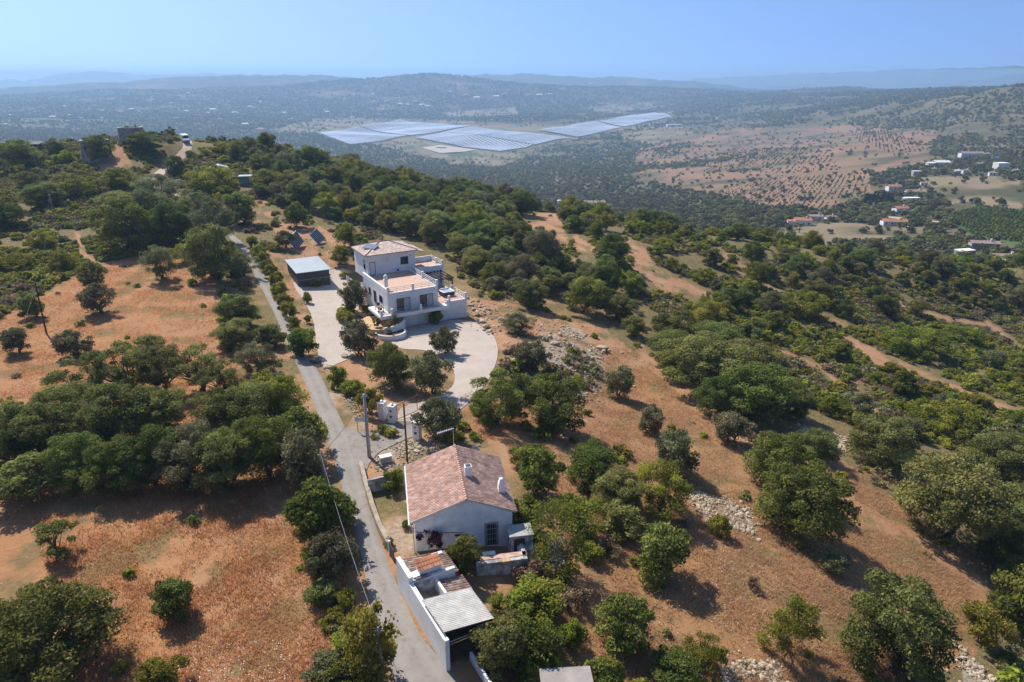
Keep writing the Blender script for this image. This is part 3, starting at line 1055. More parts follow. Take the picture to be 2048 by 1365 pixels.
def plant(kind, p, wid, hgt, label, group=None, var=None, rz=None, parts=True):
    size = 1 if wid > 6.2 else 0
    v = random.randrange(3) if var is None else var
    cm, tm, W_, H_ = proto(kind, v, size)
    nm, cat = NAME[kind]
    r = empty(nm, p, random.uniform(0, 6.28) if rz is None else rz, label, cat, group)
    r.scale = (wid / W_, wid / W_, hgt / H_)
    bush = cat == 'bush'
    link('stems' if bush else 'trunk', tm, r)
    link('foliage' if bush else 'crown', cm, r)
    PLACED.append((p[0], p[1], wid))
    return r


def at_px(kind, px, py, wpx, hpx, label, group=None, var=None, rz=None):
    """a plant whose foot is seen at px, py and which spans about wpx by hpx pixels there"""
    g = G(px, py - 2)
    f = g[1] * cP - (g[2] - CAM_H) * sP
    wid = 1.14 * wpx * f / FPX
    dep = math.atan2(CAM_H - g[2], math.hypot(g[0], g[1]))
    # what a crown of this width and height spans upright in the picture
    hgt = max(.55 * wid * (.6 if kind in ('lentisk', 'bush') else 1), (1.06 * hpx * f / FPX - .38 * wid * math.sin(dep)) / math.cos(dep))
    # the foot is in the middle of the crown, the lowest seen point in front of it
    k = .22 * wid
    dirv = np.array([g[0], g[1]]) / math.hypot(g[0], g[1])
    x, y = g[0] + dirv[0] * k, g[1] + dirv[1] * k
    return plant(kind, (x, y, z1(x, y) - .05), wid, hgt, label, group, var, rz)




# ------------------------------------------------------------------ the white villa
VA = math.radians(30)
VO = (-19.73, 103.42, 0)
villa = empty('villa', VO, VA, 'white two-storey villa with pinkish hipped tile roof, roof terrace and two garage doors', 'house')
wl = MB()
wl.box(0, 8.7, 0, 12.1, -4, 3.5)                    # living floor over the garages
wl.box(.95, 9.8, 12.1, 19.2, -4, 7.02)              # upper storey
wl.box(9.803, 14.8, 11.2, 16.6, -4, 3.5)            # block under the side terrace
wl.box(8.703, 13.9, 0, 11.197, -4.5, .5)            # terrace base over the drive
wl.build('wall', M['white'], villa)
fl = MB()
fl.box(.28, 8.45, .28, 12.09, 3.502, 3.53).box(9.81, 14.55, 11.45, 16.35, 3.502, 3.53).box(8.71, 13.65, .25, 11.19, .502, .53).box(-1.75, 8.69, -1.5, -.01, .502, .53)
fl.build('terrace_floor', M['floor'], villa)
pr = MB()
pr.bev(-.03, .28, -.03, 12.09, 3.503, 4.35, .05)                # tall solid side parapet
pr.bev(.283, 8.73, -.03, .25, 3.503, 3.72, .03).bev(8.45, 8.73, .253, 11.0, 3.503, 3.72, .03)
pr.bev(9.803, 14.83, 16.35, 16.63, 3.503, 4.5, .03).bev(14.55, 14.83, 11.45, 16.347, 3.503, 3.72, .03).bev(9.81, 14.83, 11.17, 11.447, 3.503, 3.95, .03)
pr.bev(13.65, 13.93, -.03, 11.19, .503, .72, .03).bev(9.85, 13.647, -.03, .24, .503, .72, .03)
pr.build('parapet', M['white'], villa)
bl = MB()
bl.box(-1.9, 9.85, -1.75, -.003, .12, .5)
bl.bev(-1.9, 9.85, -1.77, -1.5, .503, .66, .03)
bl.box(-1.9, -.003, 0, 4.5, .12, .5)
bl.build('balcony', M['white'], villa)
PIL = [(.14, .1, 3.72, 1.0), (4.35, .1, 3.723, 1.0), (8.58, .1, 3.723, 1.05), (8.58, 6.0, 3.723, 1.05), (14.68, 11.35, 3.953, .8), (14.68, 13.9, 3.723, .95), (13.78, .12, .723, 1.05), (10.7, .12, .723, .95), (13.78, 5.6, .723, .95),
       (-1.76, -1.63, .663, 1.0), (.0, -1.63, .663, 1.0), (4.85, -1.63, .663, 1.0), (9.66, -1.63, .663, 1.0)]
for x, y, z, h in PIL:
    MB().bev(x - .19, x + .19, y - .19, y + .19, z, z + h, .04).build('pillar', M['white'], villa)


def railing(a, b, z, h=.85, up=1.1, n=3):
    rl = MB()
    a, b = Vector((*a, z)), Vector((*b, z))
    L = (b - a).length
    for i in range(n):
        o = Vector((0, 0, h * (i + 1) / n))
        rl.tube([a + o, b + o], .028, 5)
    k = max(2, int(L / up))
    for i in range(1, k):
        p = a.lerp(b, i / k)
        rl.tube([p, p + Vector((0, 0, h))], .022, 5)
    rl.build('railing', M['metal'], villa)


railing((.36, .1), (4.13, .1), 3.7)
railing((4.57, .1), (8.36, .1), 3.7)
railing((8.58, .32), (8.58, 5.78), 3.7)
railing((8.58, 6.22), (8.58, 11.9), 3.7)
railing((14.68, 11.57), (14.68, 13.68), 3.8)
railing((14.68, 14.12), (14.68, 16.3), 3.8)
railing((9.9, .12), (10.5, .12), .72)
railing((10.9, .12), (13.56, .12), .72)
railing((13.78, .34), (13.78, 5.4), .72)
railing((13.78, 5.8), (13.78, 11), .72)
railing((-1.54, -1.63), (-.2, -1.63), .66)
railing((.2, -1.63), (4.63, -1.63), .66)
railing((5.07, -1.63), (9.44, -1.63), .66)


def opening(name, u0, u1, z0, z1, side, at, leaves=2, frame='frame', paneM='glass', depth=.07, parent=None):
    """window or door set on a wall: side 'f' faces -v at v=at, 'l' faces -u at u=at"""
    def bx(mb, a0, a1, b0, b1, d0, d1):
        return mb.box(a0, a1, at - d1, at - d0, b0, b1) if side == 'f' else mb.box(at - d1, at - d0, a0, a1, b0, b1)
    fr = MB()
    t = .07
    bx(fr, u0, u0 + t, z0, z1, .003, depth)
    bx(fr, u1 - t, u1, z0, z1, .003, depth)
    bx(fr, u0 + t, u1 - t, z1 - t, z1, .003, depth)
    bx(fr, u0 + t, u1 - t, z0, z0 + t, .003, depth)
    for i in range(1, leaves):
        m_ = u0 + (u1 - u0) * i / leaves
        bx(fr, m_ - .04, m_ + .04, z0 + t, z1 - t, .003, depth)
    f = fr.build(name, M[frame], parent or villa)
    for i in range(leaves):
        a0, a1 = u0 + (u1 - u0) * i / leaves + t * .9, u0 + (u1 - u0) * (i + 1) / leaves - t * .9
        q = MB()
        bx(q, a0, a1, z0 + t, z1 - t, .004, .03)
        pm = paneM if not (paneM == 'mixed') else ('glass' if i == 0 else 'curtain')
        q.build('pane', M[pm], f)
    return f


opening('window', 1.45, 3.75, .54, 2.6, 'f', 0, 2, paneM='mixed')
opening('window', 5.45, 7.75, .54, 2.6, 'f', 0, 2, paneM='mixed')
opening('window', 7.05, 8.45, 4.75, 6.1, 'f', 12.1, 2, paneM='glass')
opening('door', 1.35, 2.35, 3.54, 5.85, 'f', 12.1, 1, paneM='garage')
opening('window', 13.2, 14.0, 4.4, 6.0, 'l', .95, 1)
opening('window', 2.6, 4.0, 1.3, 2.5, 'l', 0, 2)
opening('window', 8.4, 9.2, 1.2, 2.5, 'l', 0, 1)
opening('door', 5.6, 6.7, .54, 2.6, 'l', 0, 1, paneM='wood')
for u0, u1 in ((1.1, 3.4), (4.8, 7.6)):
    gd = MB().box(u0, u1, -.05, -.003, -2.6, -.25)
    for k in range(1, 5):
        gd.box(u0 + .02, u1 - .02, -.07, -.052, -2.6 + k * .47 - .03, -2.6 + k * .47)
    d = gd.build('garage_door', M['garage'], villa)
    MB().box((u0 + u1) / 2 - .1, (u0 + u1) / 2 + .1, -.11, -.073, -1.7, -1.64).build('handle', M['metal'], d)
# roof: four tiled slopes over boarded eaves
ev, rz_ = 7.12, 8.42
E4 = [(.55, 11.7), (10.2, 11.7), (10.2, 19.6), (.55, 19.6)]
R2 = [(4.6, 15.6), (6.25, 15.6)]
rf = MB().add([(x, y, ev - .1) for x, y in E4] + [(x, y, ev) for x, y in E4] + [(*R2[0], rz_), (*R2[1], rz_)],
              [(3, 2, 1, 0), (0, 1, 5, 4), (1, 2, 6, 5), (2, 3, 7, 6), (3, 0, 4, 7), (4, 5, 9, 8), (5, 6, 9), (6, 7, 8, 9), (7, 4, 8)]).build('roof', M['floor'], villa)
VPAL = [(.62, .47, .38), (.59, .44, .35), (.65, .51, .42), (.57, .42, .34), (.61, .48, .39)]


def slope(A, B, r0, r1, nm, seed, per, row, amp, pal, parent, lift=.02):
    """tiles over the plane from eave A-B up to the ridge points r0, r1 (r0 nearest A)"""
    A, B, r0, r1 = map(Vector, (A, B, r0, r1))
    e = (B - A).normalized()
    foot = A + e * (r0 - A).dot(e)
    up = (r0 - foot)
    Hs = up.length
    up.normalize()
    L = (B - A).length
    a, b = (r0 - A).dot(e), (r1 - A).dot(e)
    nrm = e.cross(up)
    if nrm.z < 0:
        nrm = -nrm
    o = nrm * lift

    def vm(t):
        return max(0., min(Hs, Hs * (t / a if a > 1e-6 else 1e9), Hs * ((L - t) / (L - b) if L - b > 1e-6 else 1e9)))
    return tiles(nm, A + o, B + o, up, vm, per, row, amp, pal, M['tile'], parent, seed)


E3 = [Vector((x, y, ev)) for x, y in E4]
ra, rb = Vector((*R2[0], rz_)), Vector((*R2[1], rz_))
slope(E3[0], E3[1], ra, rb, 'roof_tiles', 1, .24, .4, .05, VPAL, rf)
slope(E3[1], E3[2], rb, rb, 'roof_tiles', 2, .24, .4, .05, VPAL, rf)
slope(E3[2], E3[3], rb, ra, 'roof_tiles', 3, .24, .4, .05, VPAL, rf)
slope(E3[3], E3[0], ra, ra, 'roof_tiles', 4, .24, .4, .05, VPAL, rf)
hp = MB()
for a, b in ((E3[0], ra), (E3[1], rb), (E3[2], rb), (E3[3], ra), (ra, rb)):
    hp.tube([a + Vector((0, 0, .06)), b + Vector((0, 0, .06))], .1, 6)
hp.tone = None
hp.build('ridge_cap', mat('dark_ridge_tiles', (.22, .15, .12), .9, .2), rf)
wp = MB().bar((2.0, 14.2, 7.78), (3.2, 15.0, 8.22), 2.6, .1)
wp.build('water_heating_panel', mat('solar_water_panel', (.13, .17, .21), .12, .1, spec=.6), villa)
pc = MB().loft([[(9.803, 11.9, 6.95), (11.5, 11.9, 6.5), (11.5, 11.9, 6.6), (9.803, 11.9, 7.05)], [(9.803, 17.5, 6.95), (11.5, 17.5, 6.5), (11.5, 17.5, 6.6), (9.803, 17.5, 7.05)]]).build('porch_roof', M['floor'], villa)
tiles('porch_roof_tiles', (11.52, 11.9, 6.63), (11.52, 17.5, 6.63), Vector((-1.7, 0, .45)), lambda t: 1.75, .24, .4, .05, VPAL, M['tile'], pc, 9)
# chimney with pierced pot
ch = MB().bev(.55, 1.05, 2.4, 2.9, 3.53, 5.2, .04).bev(.45, 1.15, 2.3, 3.0, 5.203, 5.32, .03).build('chimney', M['white'], villa)
MB().lathe([(.26, 5.32), (.26, 5.62), (.36, 5.66), (.36, 5.76), (.3, 5.9), (.16, 6.02), (.05, 6.1)], .8, 2.65, 14).build('chimney_pot', M['white'], ch, smooth=True)
ac = MB().bev(5.9, 6.75, 11.72, 12.05, 3.62, 4.28, .03).build('air_conditioner', M['garage'], villa)
MB().lathe([(.2, 0), (.22, .02), (.05, .03)], 0, 0, 14).build('fan_grille', M['frame'], ac, (6.3, 11.71, 3.95)).rotation_euler = (math.pi / 2, 0, 0)
for x, y, z in ((4.6, 12.02, 5.9), (8.9, 12.02, 6.1), (4.6, -.06, 2.1)):
    MB().bev(x - .12, x + .12, y - .06, y + .06, z, z + .22, .03).build('wall_lamp', M['metal'], villa)
MB().tube([(-.06, -.06, -2.3), (-.06, -.06, 3.4)], .05, 6).build('drainpipe', M['white'], villa)
# pergolas
pg = MB()
for k in range(9):
    x = 8.9 + k * .66
    pg.bar((x, 5.7, 2.98), (x, 11.1, 2.98), .1, .16)
pg.bar((8.72, 6.0, 2.82), (14.4, 6.0, 2.82), .14, .16)
pg.bar((8.72, 10.8, 2.82), (14.4, 10.8, 2.82), .14, .16)
pgo = pg.build('pergola', M['wood'], villa)
for x, y in ((14.1, 6.0), (14.1, 10.8)):
    MB().box(x - .1, x + .1, y - .1, y + .1, .5, 2.735).build('pergola_post', M['wood'], pgo)
pg = MB()
for k in range(11):
    y = 12.2 + k * .62
    pg.bar((-1.15, y, 2.66), (.94, y, 2.66), .1, .15)
pg.bar((-.95, 12.0, 2.52), (-.95, 18.7, 2.52), .12, .13)
pgo = pg.build('pergola', M['wood'], villa)
for y in (12.4, 15.3, 18.3):
    MB().box(-1.08, -.82, y - .13, y + .13, -4, 2.45).build('pergola_post', M['white'], pgo)


def vw(u, v, z):
    """villa frame to world"""
    return (VO[0] + u * math.cos(VA) - v * math.sin(VA), VO[1] + u * math.sin(VA) + v * math.cos(VA), z)


# hot tub on the terrace
ht_ = empty('hot_tub', vw(12.0, 3.9, .53), VA, 'square white hot tub with dark clad sides on the villa side terrace', 'hot tub')
MB().bev(-1.05, 1.05, -1.05, 1.05, 0, .8, .08).build('cladding', M['tubside'], ht_)
tb = MB()
rr_ = lambda h, z: [(x, y, z) for x, y in [(-h + .2, -h), (h - .2, -h), (h, -h + .2), (h, h - .2), (h - .2, h), (-h + .2, h), (-h, h - .2), (-h, -h + .2)]]
tb.loft([rr_(1.1, .803), rr_(1.12, .86), rr_(1.08, .92), rr_(.9, .92), rr_(.8, .82), rr_(.62, .806)], caps=False)
tb.add(rr_(.62, .806), [tuple(range(8))])
tb.build('shell', M['tub'], ht_)
MB().add(rr_(.8, .845), [tuple(range(8))]).build('water', mat('tub_water', (.3, .42, .5), .05, .1, spec=.6), ht_)
bb = empty('barbecue', vw(9.15, 3.2, .53), VA, 'black covered barbecue cart against the villa wall near the hot tub', 'barbecue')
MB().bev(-.3, .3, -.55, .55, .12, .85, .04).build('cabinet', M['frame'], bb)
MB().loft([[(-.3, -.5, .853), (.3, -.5, .853), (.3, .5, .853), (-.3, .5, .853)], [(-.22, -.5, 1.12), (.22, -.5, 1.12), (.22, .5, 1.12), (-.22, .5, 1.12)]]).build('hood', M['frame'], bb)
tt = empty('garden_table', vw(-.95, 1.6, .5), VA, 'dark brown wooden patio table on the villa balcony corner', 'table')
MB().bev(-.5, .5, -.8, .8, .7, .75, .02).build('table_top', mat('reddish_wood', (.16, .06, .035), .6, .2), tt)
for x in (-.42, .42):
    for y in (-.7, .7):
        MB().box(x - .04, x + .04, y - .04, y + .04, 0, .697).build('leg', M['wood'], tt)
for k, (u, v, rz) in enumerate(((-1.3, .35, .2), (-.6, 2.9, 3.0))):
    c = empty('garden_chair', vw(u, v, .5), VA + rz, ('dark brown garden chair at the near end of the balcony patio table', 'dark brown garden chair on the house side of the balcony patio table')[k], 'chair', 'chairs at the balcony patio table')
    MB().bev(-.25, .25, -.25, .25, .42, .47, .015).build('seat', M['wood'], c)
    MB().bev(-.25, .25, -.28, -.23, .473, .95, .015).build('backrest', M['wood'], c)
    for x in (-.21, .21):
        for y in (-.21, .21):
            MB().box(x - .025, x + .025, y - .025, y + .025, 0, .417).build('leg', M['wood'], c)

# curved planted terrace in front of the villa
pcx, pcy = PZ(766, 646, -.95)[:2]
pt = empty('planted_terrace', (pcx, pcy, 0), 0, 'curved white retaining wall holding a sandy court below the villa balcony', 'terrace wall')


def arc_wall(r0, r1, a0, a1, z0, z1a, z1b, n=22):
    mb = MB()
    rings = []
    for i in range(n + 1):
        a = a0 + (a1 - a0) * i / n
        zt = z1a + (z1b - z1a) * i / n
        c, s = math.cos(a), math.sin(a)
        rings.append([(r0 * c, r0 * s, z0), (r1 * c, r1 * s, z0), (r1 * c, r1 * s, zt), (r0 * c, r0 * s, zt)])
    return mb.loft(rings)


arc_wall(3.3, 3.55, -1.35, .95, -4, -.62, -.15).build('wall', M['white'], pt)
MB().loft([[(3.298 * math.cos(a), 3.298 * math.sin(a), z) for a in np.linspace(-2.6, 1.5, 30)] + [(-3.2, 3.1, z), (-4.3, .6, z)] for z in (-4, -.95)]).build('sand_court', M['sand'], pt)
lw = arc_wall(2.2, 2.42, -2.75, .35, -4, -1.15, -1.15).build('lower_wall', M['white'], pt, (1.7, -3.1, 0))
MB().loft([[(2.198 * math.cos(a), 2.198 * math.sin(a), z) for a in np.linspace(-3.0, 1.2, 24)] for z in (-4, -1.45)]).build('soil', mat('planter_soil', (.13, .08, .05), .95, .2), lw)
bn = empty('garden_bench', (pcx - .4, pcy + 1.9, -.95), VA, 'long dark slatted bench on the sandy court under the villa balcony', 'bench')
sb = MB()
for k in range(5):
    sb.box(-1.9, 1.9, -.4 + k * .17, -.27 + k * .17, .42, .47)
sb.build('seat', M['wood'], bn)
MB().bev(-1.9, 1.9, .46, .52, .5, .95, .01).build('backrest', M['wood'], bn)
for x in (-1.6, 0, 1.6):
    MB().box(x - .05, x + .05, -.38, .45, 0, .417).build('leg', M['wood'], bn)
for k, (dx, dy, z) in enumerate(((1.6, -3.9, -1.45), (2.3, -1.5, -.95), (-.6, -1.9, -.95))):
    V_, F_, tn, _ = crown_np(300 + k, 1.5, 2.1 - .3 * k, .2, 9, 500, .3, hollow=.2, jitter=1.2)
    yp = empty('spiky_plant', (pcx + dx, pcy + dy, z), 0, ('tall yellow-green spiky plant in the lower white curved planter', 'yellow-green plant by the curved wall on the sandy court', 'low dark plant at the open side of the sandy court')[k], 'plant')
    link('foliage', mesh_np('spiky_foliage', V_, F_, 4, LEAF['lime' if k < 2 else 'carob'], False, {'tint': tn}), yp)
    MB().tube([(0, 0, -.2), (.03, 0, .5), (.1, .05, 1.2)], [.06, .05, .02], 6).build('stem', M['bark'], yp)

# ------------------------------------------------------------------ shed and tilted solar trackers behind it
c4 = [PZ(540 + x * 220 / 1502, 420 + y * 220 / 1502, 1.35)[:2] for x, y in ((345, 870), (810, 812), (660, 635), (220, 680))]
O_ = np.mean(c4, 0)
sa_ = math.atan2(c4[1][1] - c4[0][1], c4[1][0] - c4[0][0])
sh = empty('shed', (*O_, 0), sa_, 'dark boarded shed with pale flat metal roof beside the gravel drive', 'shed')
sw, sdp = 3.0, 5.3
wb = MB().box(-sw, sw, -sdp + .4, sdp - .4, -4, 1.22)
wb.build('wall', M['slate'], sh)
bd = MB()
for k in range(9):
    bd.box(-sw - .02, sw + .02, -sdp + .36, -sdp + .397, -1.7 + k * .32, -1.7 + k * .32 + .28)
bd.build('cladding', M['slate'], sh)
MB().box(-sw, sw, -sdp + .3, -sdp + .355, -.32, -.24).build('rail', M['steel'], sh)
MB().loft([[(-sw - .3, -sdp - .25, 1.24), (sw + .35, -sdp - .25, 1.24), (sw + .35, sdp, 1.34), (-sw - .3, sdp, 1.34)], [(-sw - .3, -sdp - .25, 1.33), (sw + .35, -sdp - .25, 1.33), (sw + .35, sdp, 1.45), (-sw - .3, sdp, 1.45)]]).build('roof', M['zinc'], sh)
for k, q in enumerate((((360, 305), (435, 430), (340, 545), (285, 440)), ((640, 265), (740, 380), (655, 490), (560, 360)))):
    k2 = [(540 + x * 220 / 1502, 420 + y * 220 / 1502) for x, y in q]
    base = G(k2[2][0] - 1, k2[2][1])
    f_ = base[1] * cP - (base[2] - CAM_H) * sP
    ctr = np.mean(k2, 0)
    d_ = ray(*ctr)
    cpt = np.array([0, 0, CAM_H]) + d_ * (f_ + 1.2)
    cpt[2] = max(cpt[2], base[2] + 1.6)
    tk = empty('solar_tracker', (cpt[0], cpt[1], z1(cpt[0], cpt[1])), 0, ('tilted solar panel array on a stand behind the shed, nearer the lane', 'tilted solar panel array on a stand behind the shed, nearer the villa')[k], 'solar panel', 'tilted solar arrays on the orange earth')
    hz0 = cpt[2] - z1(cpt[0], cpt[1])
    # a square frame standing on one corner and facing the sun
    m1 = f_ / FPX
    up_, fw_ = Vector((0, sP, cP)), Vector((0, cP, -sP))
    ea = Vector((1, 0, 0)) * (k2[1][0] - k2[0][0]) * m1 - up_ * (k2[1][1] - k2[0][1]) * m1
    eb = Vector((1, 0, 0)) * (k2[3][0] - k2[0][0]) * m1 - up_ * (k2[3][1] - k2[0][1]) * m1
    dp = math.sqrt(max(.5, ea.dot(eb)))
    ea, eb = ea + fw_ * dp, eb - fw_ * dp
    la, lb = ea.length / 2, eb.length / 2
    xa, xb = ea.normalized(), eb.normalized()
    nn_ = xa.cross(xb).normalized()
    if nn_.z < 0:
        xa, xb, la, lb = xb, xa, lb, la
        nn_ = -nn_
    R_ = Matrix((xa, xb, nn_)).transposed().to_4x4()
    pn, fr = MB(), MB()
    ns_ = 6
    wd1 = 2 * la / ns_
    for i in range(ns_):
        pn.box(-la + i * wd1 + .05, -la + (i + 1) * wd1 - .05, -lb, lb, 0, .05)
    fr.box(-la - .06, la + .06, -lb - .1, -lb - .003, -.05, .07).box(-la - .06, la + .06, lb + .003, lb + .1, -.05, .07)
    for i in range(ns_ + 1):
        fr.box(-la + i * wd1 - .047, -la + i * wd1 + .047, -lb, lb, -.03, .062)
    for nm, mb, mt in (('panel', pn, 'panel'), ('frame', fr, 'metal')):
        o = mb.build(nm, M[mt], tk)
        o.matrix_local = Matrix.Translation((0, 0, hz0)) @ R_
    MB().tube([(0, .25, -.6), (0, .25, hz0 + .1)], .12, 8).build('post', M['steel'], tk)

# ------------------------------------------------------------------ entrance: pillars, gate, sign, poles
GP = [(766, 838), (786, 845), (835, 878)]
gl = ['white gate pillar behind the hedge, farthest from the lane', 'white gate pillar with letterbox and round sign, between the hedge and open gate', 'white gate pillar carrying a house emblem, beside the silver olive tree']
gw = []
for (px, py), lab in zip(GP, gl):
    g = G(px, py)
    gw.append(g)
    p = empty('gate_pillar', g, math.radians(-20), lab, 'pillar', 'white entrance gate pillars')
    MB().bev(-.37, .37, -.37, .37, -.5, 2.05, .02).build('shaft', M['white'], p)
    cp_ = MB().bev(-.43, .43, -.43, .43, 2.053, 2.15, .03).build('cap', M['white'], p)
    MB().lathe([(.16, 2.15), (.2, 2.19), (.2, 2.29), (.1, 2.35), (.02, 2.37)], n=10).build('lamp', M['metal'], cp_)
    if lab != gl[0]:
        MB().box(-.13, .13, -.41, -.373, .75, 1.0).build('letterbox', M['frame'], p)
        MB().lathe([(.13, 0), (.13, .02), (.0, .025)], n=12).build('plaque', M['frame' if lab == gl[1] else 'steel'], p, (0, -.373, 1.55)).rotation_euler = (math.pi / 2, 0, 0)
ga = empty('driveway_gate', gw[1] + [.35, .35, 0], math.radians(48), 'brown iron driveway gate swung open beside the letterbox pillar', 'gate')
gf = MB().bar((.1, 0, .12), (3.1, 0, .12), .05, .06).bar((.1, 0, 1.85), (3.1, 0, 2.05), .05, .06).bar((.12, 0, .1), (.12, 0, 1.85), .05, .05).bar((3.08, 0, .1), (3.08, 0, 2.05), .05, .05)
gf.build('gate_frame', M['rust'], ga)
gb = MB()
for i in range(1, 26):
    gb.tube([(.1 + i * .115, 0, .12), (.1 + i * .115, 0, 1.9)], .012, 4)
gb.build('bar', M['rust'], ga)


def pole(name, px, py, h, r0, r1, m, label, lean=(0, 0), arm=True):
    g = G(px, py)
    p = empty(name, g, 0, label, 'pole')
    MB().tube([(0, 0, -.6), (lean[0] * .5, lean[1] * .5, h * .5), (lean[0], lean[1], h)], [r0, (r0 + r1) / 2, r1], 10).build('shaft', M[m], p, smooth=True)
    if arm:
        a = MB().bar((lean[0] - .3, lean[1], h - .25), (lean[0] + .3, lean[1], h - .25), .05, .05).build('bracket', M['steel'], p)
        MB().tube([(lean[0] + .25, lean[1], h - .22), (lean[0] + .25, lean[1], h - .06)], [.05, .03], 6).build('insulator', M['garage'], a)
    return g, np.array([g[0] + lean[0], g[1] + lean[1], g[2] + h - .15])


g1, t1_ = pole('concrete_pole', 739, 916, 7.1, .2, .13, 'concrete', 'thick grey concrete utility pole at the driveway entrance')
g2, t2_ = pole('rusty_pole', 815, 926, 6.6, .1, .08, 'rust', 'thin rusty brown pole beside the rubble heap at the cottage')
g3, t3_ = pole('steel_pole', 652, 1000, 4.9, .06, .05, 'steel', 'twin grey steel pole by the lane in front of the silver-grey olive')
MB().tube([(.28, 0, -.4), (.02, 0, 4.7)], .045, 6).build('strut', M['steel'], [o for o in COL.objects if o.name.startswith('steel_pole')][0])
g4, t4_ = pole('galvanised_pole', 768, 1385, 5.2, .09, .075, 'steel', 'straight galvanised pole among the leaning yellow-green roadside tree')
g5, t5_ = pole('wooden_pole', 93, 668, 8.0, .13, .09, 'wood', 'dark stayed wooden pole standing in the red field', lean=(.3, 0))
MB().tube([(.3, 0, 7.4), (-3.4, -.6, .2)], .03, 5).build('stay_wire', M['wire'], [o for o in COL.objects if o.name.startswith('wooden_pole')][0])
g6, t6_ = pole('wooden_pole', 118, 470, 9.0, .12, .09, 'steel', 'tall slim pale pole in the scrub above the bright lentisk mound')
g7, t7_ = pole('wooden_pole', 63, 313, 6.0, .12, .09, 'wood', 'short dark pole at the netted shelter on the hilltop')


def cable(name, a, b, sag, label, r=.025, m='cable'):
    a, b = np.array(a), np.array(b)
    P_ = [a + (b - a) * t - np.array([0, 0, sag * 4 * t * (1 - t)]) for t in np.linspace(0, 1, 17)]
    tag(MB().tube(P_, r, 5).build(name, M[m]), label, 'cable')


cable('overhead_cable', t3_, t4_, .8, 'pale cable sagging along the lane between the two grey steel poles', .013, 'wire')
cable('overhead_cable', t5_, t6_, 1.6, 'wire from the stayed wooden pole uphill to the tall slim pole', .009)
cable('overhead_cable', t6_, t7_, 1.6, 'wire from the tall slim pole to the hilltop shelter pole', .009)
cable('overhead_cable', t1_, t3_, .5, 'dark cable crossing the lane from the concrete pole', .02)
g = G(716, 865)
sn = empty('street_sign', g, math.radians(-8), 'blank white street sign board on a thin post at the stone bank', 'sign')
MB().tube([(-.0, 0, -.3), (0, 0, 1.9)], .035, 6).build('post', M['rust'], sn)
MB().bev(-.25, 1.3, -.05, -.02, 1.35, 1.85, .01).build('board', M['garage'], sn)

# ------------------------------------------------------------------ the cottage
CA = math.radians(10.5)
CO = PZ(822, 1048, 3.0)
cot = empty('cottage', (CO[0] + .1, CO[1] + .15, 0), CA, 'old whitewashed cottage with large pink barrel-tiled gable roof by the lane', 'house')
CW, CD, ER, EL, RG, RX = 8.2, 8.7, 2.9, 2.9, 4.55, 4.3
cw = MB()
prof = [(.15, -2), (CW - .15, -2), (CW - .15, ER - .06), (RX, RG - .09), (.15, EL - .06)]
cw.loft([[(x, .12, z) for x, z in prof], [(x, CD - .12, z) for x, z in prof]])
cw.build('wall', M['oldwhite'], cot)
rs = MB()
rs.loft([[(-.15, 0, EL - .05), (RX, 0, RG - .05), (CW + .15, 0, ER - .05), (CW + .15, 0, ER), (RX, 0, RG + .02), (-.15, 0, EL)], [(-.15, CD, EL - .05), (RX, CD, RG - .05), (CW + .15, CD, ER - .05), (CW + .15, CD, ER), (RX, CD, RG + .02), (-.15, CD, EL)]])
ro = rs.build('roof', M['oldwhite'], cot)
CPAL = [(.56, .34, .25), (.53, .31, .225), (.6, .39, .3), (.48, .28, .2), (.62, .43, .335), (.47, .31, .24), (.57, .36, .265), (.52, .33, .25)]
CPAL_SHADE = [(.46, .29, .22), (.42, .25, .185), (.5, .33, .25), (.38, .235, .175), (.41, .28, .215), (.49, .35, .27)]  # same tiles in darker tones: shade of the right slope put into the colour
slope((-.2, -.05, EL), (-.2, CD + .05, EL), (RX, -.05, RG), (RX, CD + .05, RG), 'roof_tiles', 21, .21, .33, .075, CPAL, ro, .03)
slope((CW + .2, -.05, ER), (CW + .2, CD + .05, ER), (RX, -.05, RG), (RX, CD + .05, RG), 'roof_tiles', 22, .21, .33, .075, CPAL_SHADE, ro, .03)
rc = MB()
for i in range(26):
    y = -.08 + i * (CD + .1) / 26
    rc.tube([(RX, y, RG + .08), (RX, y + .36, RG + .05)], [.13, .1], 8)
rc.build('ridge_cap', mat('ridge_tiles', (.5, .3, .22), .9, .25, 2), ro)
gu = MB().tube([(-.27, -.1, EL - .08), (-.27, CD + .1, EL - .08)], .08, 6).tube([(-.2, -.08, EL - .1), (.0, -.03, EL - .5), (.05, -.02, -.3)], .05, 6)
gu.build('gutter', M['garage'], cot)
c1 = MB().bev(RX + .35, RX + .95, 3.6, 4.2, RG - .7, RG + .75, .03)
c1.build('chimney', M['white'], cot)
MB().box(RX + .43, RX + .87, 3.68, 4.12, RG + .752, RG + .76).build('chimney_opening', M['frame'], cot)
c2 = MB().loft([[(CW - .95, 2.2, ER - .3), (CW - .35, 2.2, ER - .3), (CW - .35, 2.9, ER - .3), (CW - .95, 2.9, ER - .3)], [(CW - .9, 2.25, 4.1), (CW - .4, 2.25, 4.1), (CW - .4, 2.85, 4.1), (CW - .9, 2.85, 4.1)], [(CW - .75, 2.4, 4.6), (CW - .55, 2.4, 4.6), (CW - .55, 2.7, 4.6), (CW - .75, 2.7, 4.6)]])
c2.build('chimney', M['white'], cot)
df = MB().box(5.75, 5.92, .05, .117, -.1, 2.1).box(6.72, 6.89, .05, .117, -.1, 2.1).box(5.92, 6.72, .05, .117, 1.95, 2.1)
dfo = df.build('door_frame', mat('door_stone_frame', (.3, .27, .25), .9, .1), cot)
